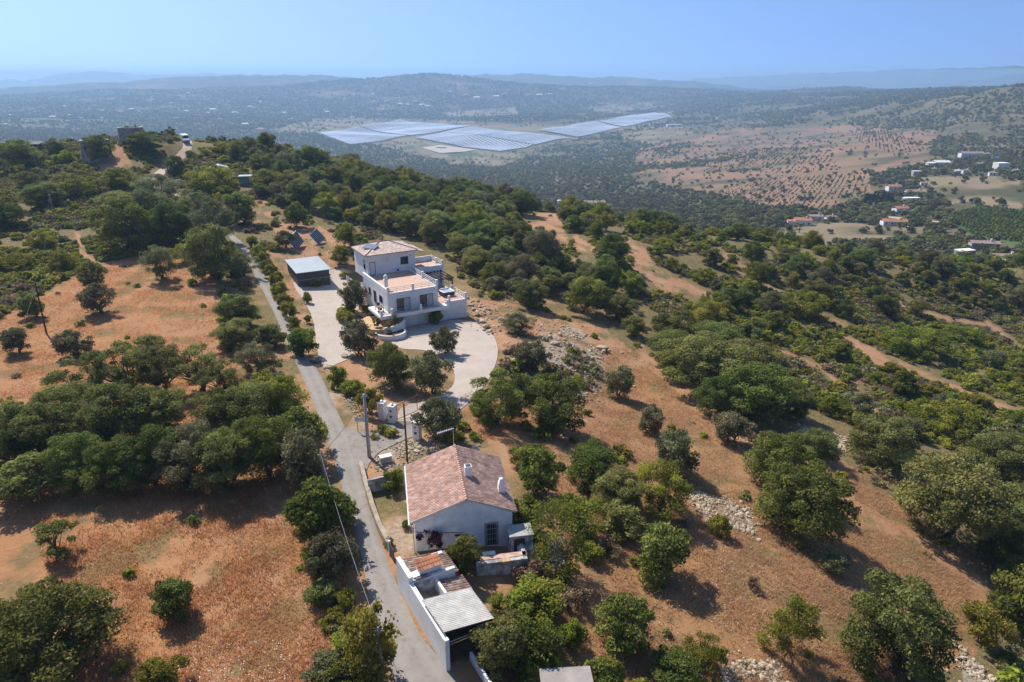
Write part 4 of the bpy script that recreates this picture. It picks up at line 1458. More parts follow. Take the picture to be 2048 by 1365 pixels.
MB().box(5.92, 6.72, .09, .118, -.1, 1.95).build('door', M['glass'], cot)
gr_ = MB()
for i in range(6):
    gr_.tube([(5.97 + i * .14, .07, -.1), (5.97 + i * .14, .07, 1.95)], .015, 4)
for z in (.5, 1.0, 1.5):
    gr_.bar((5.92, .07, z), (6.72, .07, z), .02, .04)
gr_.build('door_grille', M['wire'], dfo)
MB().bar((3.3, .02, 1.3), (4.2, .05, 1.25), .25, .04).build('wall_shelf', M['wood'], cot)
MB().tube([(.2, .08, 2.0), (2.0, .06, 1.7), (4.0, .08, 1.45)], .02, 4).build('wall_cable', M['cable'], cot)
an = MB().tube([(RX - .1, CD - .3, RG), (RX - .1, CD - .3, RG + 1.9)], .025, 5).bar((RX - 1.6, CD - .6, RG + 1.75), (RX - .05, CD - .3, RG + 1.95), .05, .05)
for i in range(7):
    q = Vector((RX - 1.5 + i * .2, CD - .58 + i * .04, RG + 1.78 + i * .025))
    an.bar(q - Vector((.05, .3, 0)), q + Vector((.05, .3, 0)), .02, .02)
an.build('aerial', M['wire'], cot)


def cw_(x, y, z=0):
    """cottage frame to world"""
    return np.array([cot.location[0] + x * math.cos(CA) - y * math.sin(CA), cot.location[1] + x * math.sin(CA) + y * math.cos(CA), z])


# garden wall along the lane
def wall_line(name, pxs, h, th, m, label, cat='wall', top=None, wave=.0):
    P_ = [G(*p) for p in pxs]
    mb = MB()
    # one continuous ribbon with thickness
    pts_ = []
    for a, b in zip(P_, P_[1:]):
        k = max(1, int(np.hypot(*(b - a)[:2]) / .7))
        pts_ += [a + (b - a) * i / k for i in range(k)]
    pts_.append(P_[-1])
    rings = []
    for i, p in enumerate(pts_):
        d = pts_[min(i + 1, len(pts_) - 1)] - pts_[max(i - 1, 0)]
        d = d[:2] / np.hypot(*d[:2])
        n_ = np.array([-d[1], d[0]]) * th / 2
        z = z1(p[0], p[1])
        zt = (z + h if top is None else top) + wave * (vnoise(np.array([i * .6]), np.array([0.3]), 5)[0] - .5)
        rings.append([(p[0] + n_[0], p[1] + n_[1], z - .5), (p[0] - n_[0], p[1] - n_[1], z - .5), (p[0] - n_[0] * .85, p[1] - n_[1] * .85, zt), (p[0] + n_[0] * .85, p[1] + n_[1] * .85, zt)])
    return tag(mb.loft(rings).build(name, m), label, cat)


WM = M['stonewall']
wall_line('garden_wall', [(722, 935), (732, 975), (745, 1020), (760, 1062), (778, 1098)], .75, .45, mat('lichened_wall', (.27, .22, .17), .95, .25, 1.2, .4, 8, col2=(.42, .34, .26)), 'low lichened rubble wall between the lane and cottage garden')
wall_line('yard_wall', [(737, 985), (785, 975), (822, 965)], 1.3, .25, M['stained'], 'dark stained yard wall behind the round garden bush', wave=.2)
gt = empty('garden_gate', G(781, 1112), math.radians(-62), 'small dark garden gate between the lichened wall and annex', 'gate')
MB().bev(0, 1.0, -.03, .03, .05, 1.25, .01).build('leaf', M['frame'], gt)
MB().bev(-.18, -.02, -.1, .1, -.3, 1.4, .02).build('post', M['oldwhite'], gt)

# annex beside the lane: tiled room, ruined yard room, carport
A0, A1 = PZ(792, 1118, 2.75)[:2], PZ(886, 1270, 2.75)[:2]
AA = math.atan2(A0[1] - A1[1], A0[0] - A1[0]) - math.pi / 2            # y axis runs away from the viewer along the lane
ax_ = empty('annex', (A1[0], A1[1], 0), AA, 'whitewashed lane-side annex with old mossy tiles and a red-capped vent', 'outbuilding')
AL = float(np.hypot(*(A0 - A1)))


def loc_a(px, py, z):
    p = PZ(px, py, z)[:2] - A1
    return p[0] * math.cos(AA) + p[1] * math.sin(AA), -p[0] * math.sin(AA) + p[1] * math.cos(AA)


y_t0 = loc_a(826, 1160, 2.6)[1]
x_t1 = 3.6
aw = MB()
aw.box(0, .3, -.05, y_t0, -1, 2.35)                                  # lane wall, low stretch
aw.box(0, .3, y_t0 + .003, AL, -1, 2.85)
aw.box(.303, x_t1, y_t0 + .05, y_t0 + .3, -1, 2.3)
aw.box(.303, x_t1, AL - .28, AL, -1, 2.1)
aw.box(x_t1 - .25, x_t1, y_t0 + .303, AL - .283, -1, 1.75)
aw.box(1.95, 2.15, y_t0 - 1.75, y_t0 + .047, -1, 2.0)
aw.build('wall', M['white'], ax_)
bk = MB().box(.303, 1.947, y_t0 + .003, y_t0 + .047, -.5, 2.2)
bk.build('stained_wall', M['stained'], ax_)
APAL = [(.3, .2, .15), (.24, .17, .13), (.36, .25, .19), (.19, .14, .11), (.42, .33, .26), (.33, .19, .13)]
ar = MB().loft([[(.303, y_t0 + .1, 2.3), (x_t1 + .2, y_t0 + .1, 1.75), (x_t1 + .2, y_t0 + .1, 1.8), (.303, y_t0 + .1, 2.42)], [(.303, AL + .1, 2.3), (x_t1 + .2, AL + .1, 1.75), (x_t1 + .2, AL + .1, 1.8), (.303, AL + .1, 2.42)]]).build('roof', M['stained'], ax_)
tiles('roof_tiles', (x_t1 + .3, y_t0 + .05, 1.83), (x_t1 + .3, AL + .15, 1.83), Vector((-3.3, 0, .6)), lambda t: 3.4, .24, .4, .07, APAL, M['tile'], ar, 31)
tiles('roof_tiles', (x_t1 + .5, y_t0 - 1.75, 1.45), (x_t1 + .5, y_t0 + .0, 1.45), Vector((-1.9, 0, .35)), lambda t: 1.95, .24, .4, .07, APAL, M['tile'], ar, 32)
tiles('roof_tiles', (1.94, y_t0 - 1.4, 1.05), (1.94, y_t0 - .05, 1.05), Vector((-1.6, 0, .2)), lambda t: 1.55, .24, .4, .07, APAL, M['tile'], ar, 33)
vt = MB().box(1.0, 2.7, y_t0 + .45, y_t0 + 1.2, 2.0, 2.75).build('vent', M['white'], ax_)
tiles('vent_tiles', (.9, y_t0 + .3, 2.78), (2.8, y_t0 + .3, 2.78), Vector((0, .9, .3)), lambda t: 1.05, .2, .35, .06, [(.42, .17, .09), (.46, .21, .12), (.36, .15, .09)], M['tile'], vt, 34)
MB().box(.45, .98, y_t0 + .3, y_t0 + .95, 2.2, 2.5).build('plinth', M['white'], ax_)
# carport
cpt_ = empty('carport', (A1[0], A1[1], 0), AA, 'open carport with ribbed pale fibre-cement roof next to the lane wall', 'carport')
q4 = [loc_a(760 + x * 320 / 1533, 1080 + y * 320 / 1533, 2.55) for x, y in ((612, 905), (1092, 745), (870, 450), (405, 595))]
sl_ = MB()
e0, e1 = Vector((*q4[0], 2.62)), Vector((*q4[1], 2.4))
b0, b1 = Vector((*q4[3], 2.62)), Vector((*q4[2], 2.4))
Vc, Fc_ = [], []
NP = 21 * 4
for i in range(NP + 1):
    t = i / NP
    a, b = e0.lerp(b0, t), e1.lerp(b1, t)
    h = .085 * math.sin(2 * math.pi * i / 4 + .7) + .06
    Vc += [a + Vector((0, 0, h)), b + Vector((0, 0, h)), a + Vector((0, 0, h - .03)), b + Vector((0, 0, h - .03))]
for i in range(NP):
    k = 4 * i
    Fc_ += [(k, k + 1, k + 5, k + 4), (k + 2, k + 6, k + 7, k + 3), (k, k + 4, k + 6, k + 2), (k + 1, k + 3, k + 7, k + 5)]
MB().add(Vc, Fc_).build('roof_sheet', M['sheet'], cpt_)
MB().bev(-.02, .28, -.35, -.053, -1, 2.5, .02).build('pillar', M['white'], cpt_)
bm_ = MB()
for t in (.03, .5, .97):
    a, b = e0.lerp(b0, t) - Vector((0, 0, .1)), e1.lerp(b1, t) - Vector((0, 0, .1))
    bm_.bar(a + Vector((.3, 0, 0)), b, .09, .12)
bm_.build('beam', M['wood'], cpt_)
for q in (q4[1], q4[2]):
    MB().box(q[0] - .35, q[0] - .23, q[1] + (.1 if q is q4[1] else -.3), q[1] + (.22 if q is q4[1] else -.18), -1, 2.2).build('post', M['oldwhite'], cpt_)
MB().box(.303, 3.5, 3.3, 3.5, -1, 2.2).box(3.3, 3.5, .9, 3.297, -1, 2.0).build('wall', M['stained'], cpt_)  # dark finish chosen to deepen the shade inside the carport
MB().box(.303, 3.297, .2, 3.297, -.2, .12).build('shade_toned_floor', mat('shade_dark_earth', (.1, .075, .05), .95, .2), cpt_)  # earth floor coloured dark to stand for the shade under the roof
MB().tube([(.3, .6, 1.3), (3.3, .5, 1.3)], .035, 6).build('rail', M['garage'], cpt_)
kb = empty('kerb_wall', G(968, 1362), AA, 'low white kerb wall at the carport entrance', 'wall')
MB().bev(-.1, .1, -1.5, 1.9, -.4, .75, .03).build('wall', M['white'], kb)
# courtyard below the cottage door
cy = empty('courtyard_wall', cw_(5.0, -3.3, 0), CA, 'peeling whitewashed courtyard wall with bread oven ledge below the cottage door', 'wall')
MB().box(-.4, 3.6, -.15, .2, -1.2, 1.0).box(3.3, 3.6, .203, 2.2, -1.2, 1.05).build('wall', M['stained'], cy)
MB().bev(-.1, 3.65, .203, .75, .3, 1.05, .03).build('ledge', mat('terracotta_ledge', (.4, .2, .13), .9, .3, 2, col2=(.55, .42, .34)), cy)
MB().bev(1.6, 2.2, -.35, .19, .9, 1.12, .03).build('capstone', M['sand'], cy)
tk_ = empty('washing_trough', cw_(5.75, -2.3, 0), CA, 'grey concrete washing tank standing in the cottage courtyard', 'tank')
MB().bev(-.55, .55, -.4, .4, -.3, .85, .03).build('body', M['concrete'], tk_)
MB().bev(-.5, .5, -.36, .36, .853, .93, .02).build('slab_lid', M['sheet'], tk_)
pv_ = empty('privy', cw_(8.3, -.9, 0), CA, 'little whitewashed lean-to with dark doorway at the cottage corner', 'outbuilding')
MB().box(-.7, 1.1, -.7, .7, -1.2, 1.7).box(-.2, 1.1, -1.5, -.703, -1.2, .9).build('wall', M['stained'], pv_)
MB().bev(-.8, 1.2, -.8, .8, 1.703, 1.82, .02).build('roof_slab', M['concrete'], pv_)
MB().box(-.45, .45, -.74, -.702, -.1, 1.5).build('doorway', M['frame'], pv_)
# flat roofed hut at the bottom
hx = [PZ(px, py, 1.6) for px, py in ((1078, 1338), (1180, 1332))]
hu = empty('flat_roofed_hut', (hx[0][0], hx[0][1], 0), math.atan2(hx[1][1] - hx[0][1], hx[1][0] - hx[0][0]), 'small hut with flat bare concrete roof beneath the vine-like tree', 'hut')
hl = float(np.hypot(*(hx[1] - hx[0])[:2]))
MB().box(.1, hl - .1, -2.6, -.1, -2, 1.5).build('wall', M['oldwhite'], hu)
MB().bev(0, hl, -2.7, 0, 1.503, 1.62, .02).build('roof_slab', mat('bare_concrete_roof', (.27, .235, .21), .95, .2, 1, .3, col2=(.36, .31, .28)), hu)
cb = G(755, 918)
sbx = empty('meter_cabinet', G(772, 925), math.radians(25), 'small concrete meter cabinet in the rubble beside the concrete pole', 'cabinet')
MB().bev(-.55, .55, -.3, .3, -.3, .7, .03).build('body', M['concrete'], sbx)
MB().bev(-.6, .6, -.35, .35, .703, .78, .02).build('lid', M['sheet'], sbx)

# ------------------------------------------------------------------ hilltop: mill towers, shelter, sheds, van, car
def mill(px, py, wpx, ytop, label, plants):
    g = G(px, py)
    f_ = g[1] * cP - (g[2] - CAM_H) * sP
    r = wpx * f_ / FPX / 2
    d = np.array([g[0], g[1]]) / np.hypot(g[0], g[1])
    c = (g[0] + d[0] * r, g[1] + d[1] * r)
    dt = ray(px, ytop)
    h = CAM_H + dt[2] * np.hypot(g[0], g[1]) / np.hypot(dt[0], dt[1]) - z1(*c)
    t = empty('mill_tower', (*c, z1(*c)), math.atan2(-c[1], -c[0]), label, 'ruin')
    n_ = 40
    rg = []
    for k, (rr, z) in enumerate(((r * 1.1, -1.5), (r * 1.06, 0), (r * 1.0, h * .5), (r * .95, h), (r * .95 - .7, h), (r * .95 - .7, h - 1.0), (0.05, h - 1.0))):
        rg.append([(rr * math.cos(2 * math.pi * j / n_), rr * math.sin(2 * math.pi * j / n_), z + (.28 * (_hash(np.int64(j // 2), np.int64(3), 9) - .5) if k in (3, 4) else 0)) for j in range(n_)])
    MB().loft(rg).build('masonry', M['stonewall'], t)
    rm = MB().loft([[(rr * math.cos(2 * math.pi * j / n_), rr * math.sin(2 * math.pi * j / n_), z) for j in range(n_)] for rr, z in ((r * .95 + .02, h + .02), (r * .95 + .02, h + .2), (r * .95 - .5, h + .2), (r * .95 - .5, h + .02))], caps=False)
    rm.build('rim', mat('pale_mortar', (.46, .43, .38), .95, .1), t)
    if plants:
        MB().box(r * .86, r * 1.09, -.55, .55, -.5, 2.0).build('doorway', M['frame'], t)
    return c, h, r


mc, mh, mr_ = mill(266, 287, 48, 257, 'upper round stone mill tower with shrubs growing on its top', True)
for k, (dx, dy, w_, h_) in enumerate(((-1.0, 0, 3.4, 1.6), (1.2, .5, 2.6, 1.3), (2.0, -.5, 1.2, 2.4))):
    V_, F_, tn, _ = crown_np(700 + k, w_, h_, 0, 8, 700, .25, hollow=.4)
    tag(link('tower_shrub', mesh_np('tower_shrub', V_, F_, 4, LEAF['carob'], False, {'tint': tn}), None, (mc[0] + dx, mc[1] + dy, z1(*mc) + mh - 1.0)), ('wide dark shrub on top of the upper mill tower', 'small shrub on the middle of the upper mill tower rim', 'upright slim shrub at the edge of the upper mill tower')[k], 'shrub', 'shrubs on the tower')
mill(197, 325, 54, 283, 'lower round stone mill tower with pale rim behind a bushy tree', False)
g = G(36, 302)
ns = empty('netted_shelter', g, math.radians(12), 'long low dark netted shelter with pale roof edge on the hilltop', 'shelter')
MB().box(-6.5, 6.5, 0, 4, -1, 1.9).build('wall', M['net'], ns)
MB().loft([[(-6.7, -.3, 1.9), (6.7, -.3, 1.9), (6.7, 4.3, 2.4), (-6.7, 4.3, 2.4)], [(-6.7, -.3, 2.0), (6.7, -.3, 2.0), (6.7, 4.3, 2.55), (-6.7, 4.3, 2.55)]]).build('roof', mat('dull_shelter_roof', (.13, .13, .13), .9, .2), ns)
ps = MB()
for k in range(9):
    ps.box(-6.5 + k * 1.6, -6.42 + k * 1.6, -.1, -.003, -.5, 1.897)
ps.build('post', M['metal'], ns)
g = G(441, 352)
h1 = empty('white_roofed_hut', (g[0], g[1], z1(g[0], g[1])), math.radians(25), 'hut with pale pitched sheet roof among trees by the hill track', 'hut')
MB().box(-2.3, 2.3, 0, 4.6, -1, 2.2).build('wall', M['slate'], h1)
MB().loft([[(-2.6, -.3, 2.2), (0, -.3, 3.0), (2.6, -.3, 2.2), (2.6, -.3, 2.3), (0, -.3, 3.1), (-2.6, -.3, 2.3)], [(-2.6, 4.9, 2.2), (0, 4.9, 3.0), (2.6, 4.9, 2.2), (2.6, 4.9, 2.3), (0, 4.9, 3.1), (-2.6, 4.9, 2.3)]]).build('roof', M['zinc'], h1)
g = G(492, 372)
h2 = empty('box_hut', (g[0], g[1], z1(g[0], g[1])), math.radians(14), 'small boxy grey-blue hut with pale roof on the ridge', 'hut')
MB().box(-1.7, 1.7, 0, 3, -.5, 2.6).build('wall', mat('bluish_boards', (.2, .23, .26), .8, .1), h2)
MB().bev(-1.9, 1.9, -.3, 3.3, 2.603, 2.75, .02).build('roof', M['zinc'], h2)


def vehicle(name, p, rz, L, W, body, roof_z, belt, m, label, cat, van=False):
    t = empty(name, p, rz, label, cat)
    pf = body
    MB().loft([[(x, -W / 2, z) for x, z in pf], [(x, -W / 2 + .06, z) for x, z in pf], [(x, W / 2 - .06, z) for x, z in pf], [(x, W / 2, z) for x, z in pf]]).build('body', M[m], t)
    wsh = [q for q in pf if q[1] >= belt - .01]
    gl_ = MB()
    if van:
        gl_.add([(L / 2 - .95, -W / 2 + .15, 1.45), (L / 2 - .95, W / 2 - .15, 1.45), (L / 2 - 1.52, W / 2 - .2, 2.3), (L / 2 - 1.52, -W / 2 + .2, 2.3)], [(0, 1, 2, 3)])
        gl_.v = [(x + .05, y, z + .03) for x, y, z in gl_.v]
        for s in (-1, 1):
            gl_.box(L / 2 - 2.5, L / 2 - 1.5, s * (W / 2 + .012) - .01, s * (W / 2 + .012) + .01, 1.45, 2.1)
    else:
        for s in (-1, 1):
            gl_.add([(-1.5, s * (W / 2 + .008), belt), (1.0, s * (W / 2 + .008), belt), (.4, s * (W / 2 + .008), roof_z - .12), (-1.1, s * (W / 2 + .008), roof_z - .12)], [(0, 1, 2, 3)])
        gl_.add([(1.17, -W / 2 + .15, belt + .03), (1.17, W / 2 - .15, belt + .03), (.58, W / 2 - .2, roof_z - .06), (.58, -W / 2 + .2, roof_z - .06)], [(0, 1, 2, 3)])
        gl_.add([(-1.82, -W / 2 + .15, belt + .03), (-1.82, W / 2 - .15, belt + .03), (-1.33, W / 2 - .2, roof_z - .06), (-1.33, -W / 2 + .2, roof_z - .06)], [(0, 1, 2, 3)])
    gl_.build('window', M['glass'], t)
    for sx in (-.3, .3):
        for s in (-1, 1):
            wo = MB().lathe([(.12, -.1), (.33, -.11), (.35, 0), (.33, .11), (.12, .1)], n=16).build('wheel', M['tyre'], t, (sx * L, s * (W / 2 - .08), .34))
            wo.rotation_euler = (math.pi / 2, 0, 0)
            MB().lathe([(.02, -.125), (.2, -.12), (.2, .12), (.02, .125)], n=12).build('rim', M['metal'], wo)
    for s in (-1, 1):
        MB().bev(L / 2 - .12, L / 2 + .02, s * (W / 2 - .3) - .17, s * (W / 2 - .3) + .17, .68, .86, .02).build('headlight', M['garage'], t)
    MB().bev(L / 2 - .1, L / 2 + .06, -W / 2 + .05, W / 2 - .05, .32, .55, .03).build('bumper', M['frame'], t)
    return t


g = G(371, 285)
VANP = [(-2.95, .4), (2.9, .4), (2.95, .95), (2.75, 1.15), (2.0, 1.4), (1.45, 2.35), (1.0, 2.6), (-2.85, 2.65), (-2.95, 2.4)]
vehicle('white_van', (g[0], g[1], z1(g[0], g[1]) + .05), math.radians(-55), 5.9, 2.0, VANP, 2.6, 1.4, 'van', 'white high-roofed van parked where the track crests the hill', 'van', True)
CARP = [(-2.1, .3), (2.1, .3), (2.15, .7), (2.0, .88), (1.15, .95), (.5, 1.42), (.1, 1.48), (-1.2, 1.46), (-1.85, .98), (-2.1, .9)]
g = G(352, 371)
vehicle('parked_car', (g[0], g[1], z1(g[0], g[1]) + .05), math.radians(150), 4.2, 1.75, CARP, 1.48, .95, 'carpaint', 'grey car half hidden by trees beside the hill track', 'car')

# ------------------------------------------------------------------ the valley: houses and solar farm
HOUSEPX = []


def vhouse(px, py, wpx, hpx, rz, label, roof='roof_far', depth=.7, flat=False, wallm='white', name='village_house', wing=False, group=None):
    g = G(px, py)
    f_ = g[1] * cP - (g[2] - CAM_H) * sP
    W, H = .88 * wpx * f_ / FPX, max(2.6, .8 * hpx * f_ / FPX)
    D = W * depth
    HOUSEPX.append((px, py, wpx, hpx))
    t = empty(name, (g[0], g[1], g[2]), rz, label, 'house', group)
    MB().box(-W / 2, W / 2, 0, D, -2, H).build('wall', M[wallm], t)
    if flat:
        MB().bev(-W / 2 - .1, W / 2 + .1, -.1, D + .1, H + .003, H + .5, .05).build('roof', M['sheet'], t)
    else:
        rh = H + .22 * D
        r = MB().loft([[(-W / 2 - .4, -.5, H), (-W / 2 - .4, D / 2, rh), (-W / 2 - .4, D + .5, H), (-W / 2 - .4, D + .5, H + .15), (-W / 2 - .4, D / 2, rh + .2), (-W / 2 - .4, -.5, H + .15)], [(W / 2 + .4, -.5, H), (W / 2 + .4, D / 2, rh), (W / 2 + .4, D + .5, H), (W / 2 + .4, D + .5, H + .15), (W / 2 + .4, D / 2, rh + .2), (W / 2 + .4, -.5, H + .15)]]).build('roof', M[roof], t)
        MB().box(W * .2, W * .2 + .7, D * .4, D * .4 + .7, H + .3, rh + 1.1).build('chimney', M['white'], r)
    nw_ = max(2, int(W / 3.5))
    for k in range(nw_):
        x = -W / 2 + (k + .5) * W / nw_
        MB().box(x - .55, x + .55, -.05, -.003, .8, 2.0).build('window', M['glass'], t)
    if wing:
        MB().box(-W * .9, -W / 2 - .003, D * .2, D * .9, -2, H * .75).build('wing', M[wallm], t)
        MB().loft([[(-W * .93, D * .1, H * .75), (-W / 2 - .003, D * .1, H * .75), (-W / 2 - .003, D * .55, H * .75 + .13 * D), (-W * .93, D * .55, H * .75 + .13 * D)], [(-W * .93, D * .1, H * .78), (-W / 2 - .003, D * .1, H * .78), (-W / 2 - .003, D * .55, H * .78 + .13 * D), (-W * .93, D * .55, H * .78 + .13 * D)], [(-W * .93, D * 1.0, H * .75), (-W / 2 - .003, D * 1.0, H * .75), (-W / 2 - .003, D * .55, H * .78 + .13 * D), (-W * .93, D * .55, H * .78 + .13 * D)]]).build('wing_roof', M[roof], t)
    return t


vhouse(1606, 452, 36, 13, -.15, 'pink and white village house with several stepped roofs beside palms', 'roof_far', .6, wing=True)
vhouse(1632, 441, 30, 8, -.1, 'low village house with dull tiled roof uphill of the stepped pink one', 'roof_dull', .5)
vhouse(1662, 442, 22, 7, .1, 'small low house with flat tiled roof at the end of the pink group', 'roof_dull', .5)
vhouse(1804, 428, 30, 13, .15, 'tall white house with bright orange roof above the valley road', 'roof_far', .6)
vhouse(1790, 452, 52, 8, -.1, 'long low house with bright orange roof below the valley road', 'roof_far', .4)
vhouse(1790, 381, 30, 9, .05, 'red roofed house with white colonnade behind the cypress row', 'roof_far', .5)
vhouse(1832, 390, 44, 7, -.05, 'long low house with dull brown roof near the cypresses', 'roof_dull', .35)
vhouse(1826, 404, 34, 7, .1, 'half-hidden house with grey sheet roofs below the dull brown one', 'roof_dull', .4, flat=True)
vhouse(1834, 351, 18, 9, .05, 'small ruined pale house with two dark windows among trees', 'roof_dull', .5, flat=True, wallm='stained')
vhouse(1885, 332, 34, 8, 0, 'cream villa with low hipped roof and long terrace on the valley slope', 'sheet', .5, wing=True)
vhouse(1945, 314, 50, 8, -.05, 'long white house uphill near the blue pool cover', 'roof_dull', .3)
vhouse(2006, 340, 26, 15, .1, 'bright white house with tower at the valley edge', 'sheet', .7, flat=True)
vhouse(1915, 350, 12, 10, 0, 'tiny white gable end among the valley trees', 'sheet', .6)
vhouse(2002, 300, 10, 5, 0, 'tiny white cube house at the top of the hamlet', 'sheet', .8, flat=True)
vhouse(1970, 498, 58, 12, -.2, 'long warehouse with weathered brown sheet roof beyond the slope wood', 'roof_dull', .35, wallm='concrete', name='farm_building')
vhouse(1935, 514, 40, 6, .25, 'low farm shed with pale grey roof at the slope wood edge', 'sheet', .5, wallm='concrete', name='farm_building', flat=True)
vhouse(2012, 524, 56, 11, -.15, 'brown farm building with yellow end wall near the warehouse', 'roof_dull', .3, wallm='oldwhite', name='farm_building')
vhouse(2005, 534, 44, 7, .2, 'pale flat-roofed annex below the brown farm building', 'sheet', .4, flat=True, name='farm_building')
vhouse(1183, 414, 62, 9, .05, 'pale house with dull roof half hidden behind the ridge palms', 'roof_dull', .3)
vhouse(1118, 411, 9, 11, 0, 'narrow white house gable peeping over the ridge trees', 'sheet', .8)
vhouse(1350, 253, 36, 4, .12, 'long white agricultural shed beyond the solar farm', 'sheet', .25, flat=True, name='farm_building')
vhouse(882, 298, 22, 5, .05, 'white substation building between pale yards below the solar farm', 'sheet', .4, flat=True, name='substation')
vhouse(1437, 240, 8, 4, 0, 'lone small white building beyond the long white shed', 'sheet', .5, flat=True)
for px, py, w_, h_ in ((1962, 333, 15, 6), (1932, 347, 13, 5), (1985, 352, 14, 6), (2032, 347, 13, 6), (1868, 343, 13, 5), (1848, 372, 14, 5), (1975, 312, 12, 5), (2040, 318, 12, 6)):
    vhouse(px, py, w_, h_, random.uniform(-.3, .3), 'small pale house among the garden trees of the valley hamlet', random.choice(('roof_dull', 'roof_far')), .6, group='small houses of the valley hamlet')
# blue pool cover
g = G(1993, 318)
pl = empty('pool_cover', g, 0, 'bright blue domed pool cover beside the long white house', 'pool cover')
MB().loft([[(-4 + .0 * k, y, z) for y, z in ((0, 0), (1, 1.5), (3, 2.2), (5, 1.5), (6, 0))] for k in (0,)] + [[(4, y, z) for y, z in ((0, 0), (1, 1.5), (3, 2.2), (5, 1.5), (6, 0))]]).build('dome', mat('blue_plastic', (.08, .3, .65), .4, .05), pl)
MB().box(-4.5, 4.5, -.5, 6.5, -.5, .05).build('deck', M['concrete'], pl)
# palms and cypresses of the valley gardens
def palm(px, py, hpx, label):
    g = G(px, py)
    f_ = g[1] * cP - (g[2] - CAM_H) * sP
    h = hpx * f_ / FPX
    t = empty('palm_tree', g, 0, label, 'palm', 'palms by the valley houses')
    MB().tube([(0, 0, -.5), (.1, 0, h * .5), (0, 0, h * .8)], [.35, .28, .25], 8).build('trunk', M['bark'], t)
    fr = MB()
    for k in range(26):
        a, el = k * 2.4, random.uniform(-.5, 1.2)
        pr_ = [Vector((math.cos(a) * r, math.sin(a) * r, h * .8 + math.sin(el) * r - .28 * r * r)) for r in (0, .8, 1.6, 2.3)]
        sd_ = Vector((-math.sin(a), math.cos(a), 0)) * .28
        fr.add([pr_[0] - sd_ * .3, pr_[0] + sd_ * .3, pr_[1] - sd_, pr_[1] + sd_, pr_[2] - sd_, pr_[2] + sd_, pr_[3] - sd_ * .1, pr_[3] + sd_ * .1], [(0, 1, 3, 2), (2, 3, 5, 4), (4, 5, 7, 6)])
    o = fr.build('crown', LEAF['green'], t)


palm(1186, 418, 32, 'taller palm standing in front of the pale ridge house')
palm(1199, 419, 26, 'shorter palm standing in front of the pale ridge house')
palm(1598, 466, 22, 'palm at the foot of the stepped pink village house')
palm(1910, 356, 14, 'small palm in the garden of the cream valley villa')
CYP = None
for k in range(17):
    px, py = (1728 + k * 4.6 + random.uniform(-2, 2), 409 + random.uniform(-4, 3)) if k < 13 else ((2020, 316), (2030, 318), (2042, 320), (1112, 414))[k - 13]
    g = G(px, py)
    if CYP is None:
        V_, F_, tn, _ = crown_np(55, 2.4, 11, .2, 16, 900, .55, hollow=.6, jitter=.8, lobe=(.6, .8), spread=.35)
        CYP = mesh_np('cypress_crown', V_, F_, 4, LEAF['cypress'], False, {'tint': tn}), MB().tube([(0, 0, -.5), (0, 0, 9)], [.2, .05], 6)
        t0 = None
    t = empty('cypress_tree', g, k, 'dark slim cypress in the dense row before the red roofed house' if k < 13 else ('dark slim cypress in the garden above the white tower house' if k < 16 else 'single cypress on the ridge beside the narrow white gable'), 'cypress', 'cypress row at the red roofed house' if k < 13 else ('cypresses above the tower house' if k < 16 else None))
    t.scale = (1.15, 1.15, random.uniform(.75, 1.1))
    if t0 is None:
        t0 = CYP[1].build('trunk', M['bark'], t)
    else:
        link('trunk', t0.data, t)
    link('crown', CYP[0], t)
g = G(1818, 458)
vehicle('parked_car', (g[0], g[1], g[2] + .05), .1, 4.2, 1.75, CARP, 1.48, .95, 'van', 'white car parked beside the long orange roofed house', 'car')

# far houses: small white and tiled specks over the valley slopes
FH = [(20, 232, 10), (70, 226, 9), (105, 236, 14), (140, 232, 10), (160, 238, 12), (175, 224, 10), (205, 222, 9), (240, 226, 13), (262, 220, 12), (280, 227, 9), (300, 204, 9), (305, 200, 7), (330, 226, 12), (342, 208, 11), (352, 238, 10),
      (372, 224, 12), (395, 233, 14), (414, 228, 12), (425, 222, 16), (440, 240, 11), (376, 188, 8), (470, 228, 14), (545, 229, 9), (567, 228, 14), (580, 241, 12), (650, 222, 10), (655, 226, 12), (490, 251, 16), (520, 262, 20), (60, 252, 8), (10, 250, 9),
      (795, 198, 12), (800, 210, 12), (815, 211, 10), (830, 205, 14), (845, 212, 14), (855, 214, 12), (931, 192, 16), (955, 198, 18), (992, 195, 14), (1010, 190, 14), (1080, 192, 14), (1100, 190, 10), (1125, 180, 12), (690, 200, 8), (745, 190, 8),
      (770, 197, 8), (900, 185, 8), (1180, 168, 8), (620, 232, 10), (705, 236, 8), (1345, 212, 6), (1395, 207, 6), (205, 238, 9), (128, 214, 8), (455, 212, 9), (500, 215, 10), (520, 205, 8), (610, 203, 9)]
hm0 = MB().box(-.5, .5, 0, .7, -.2, .3)
hw = None
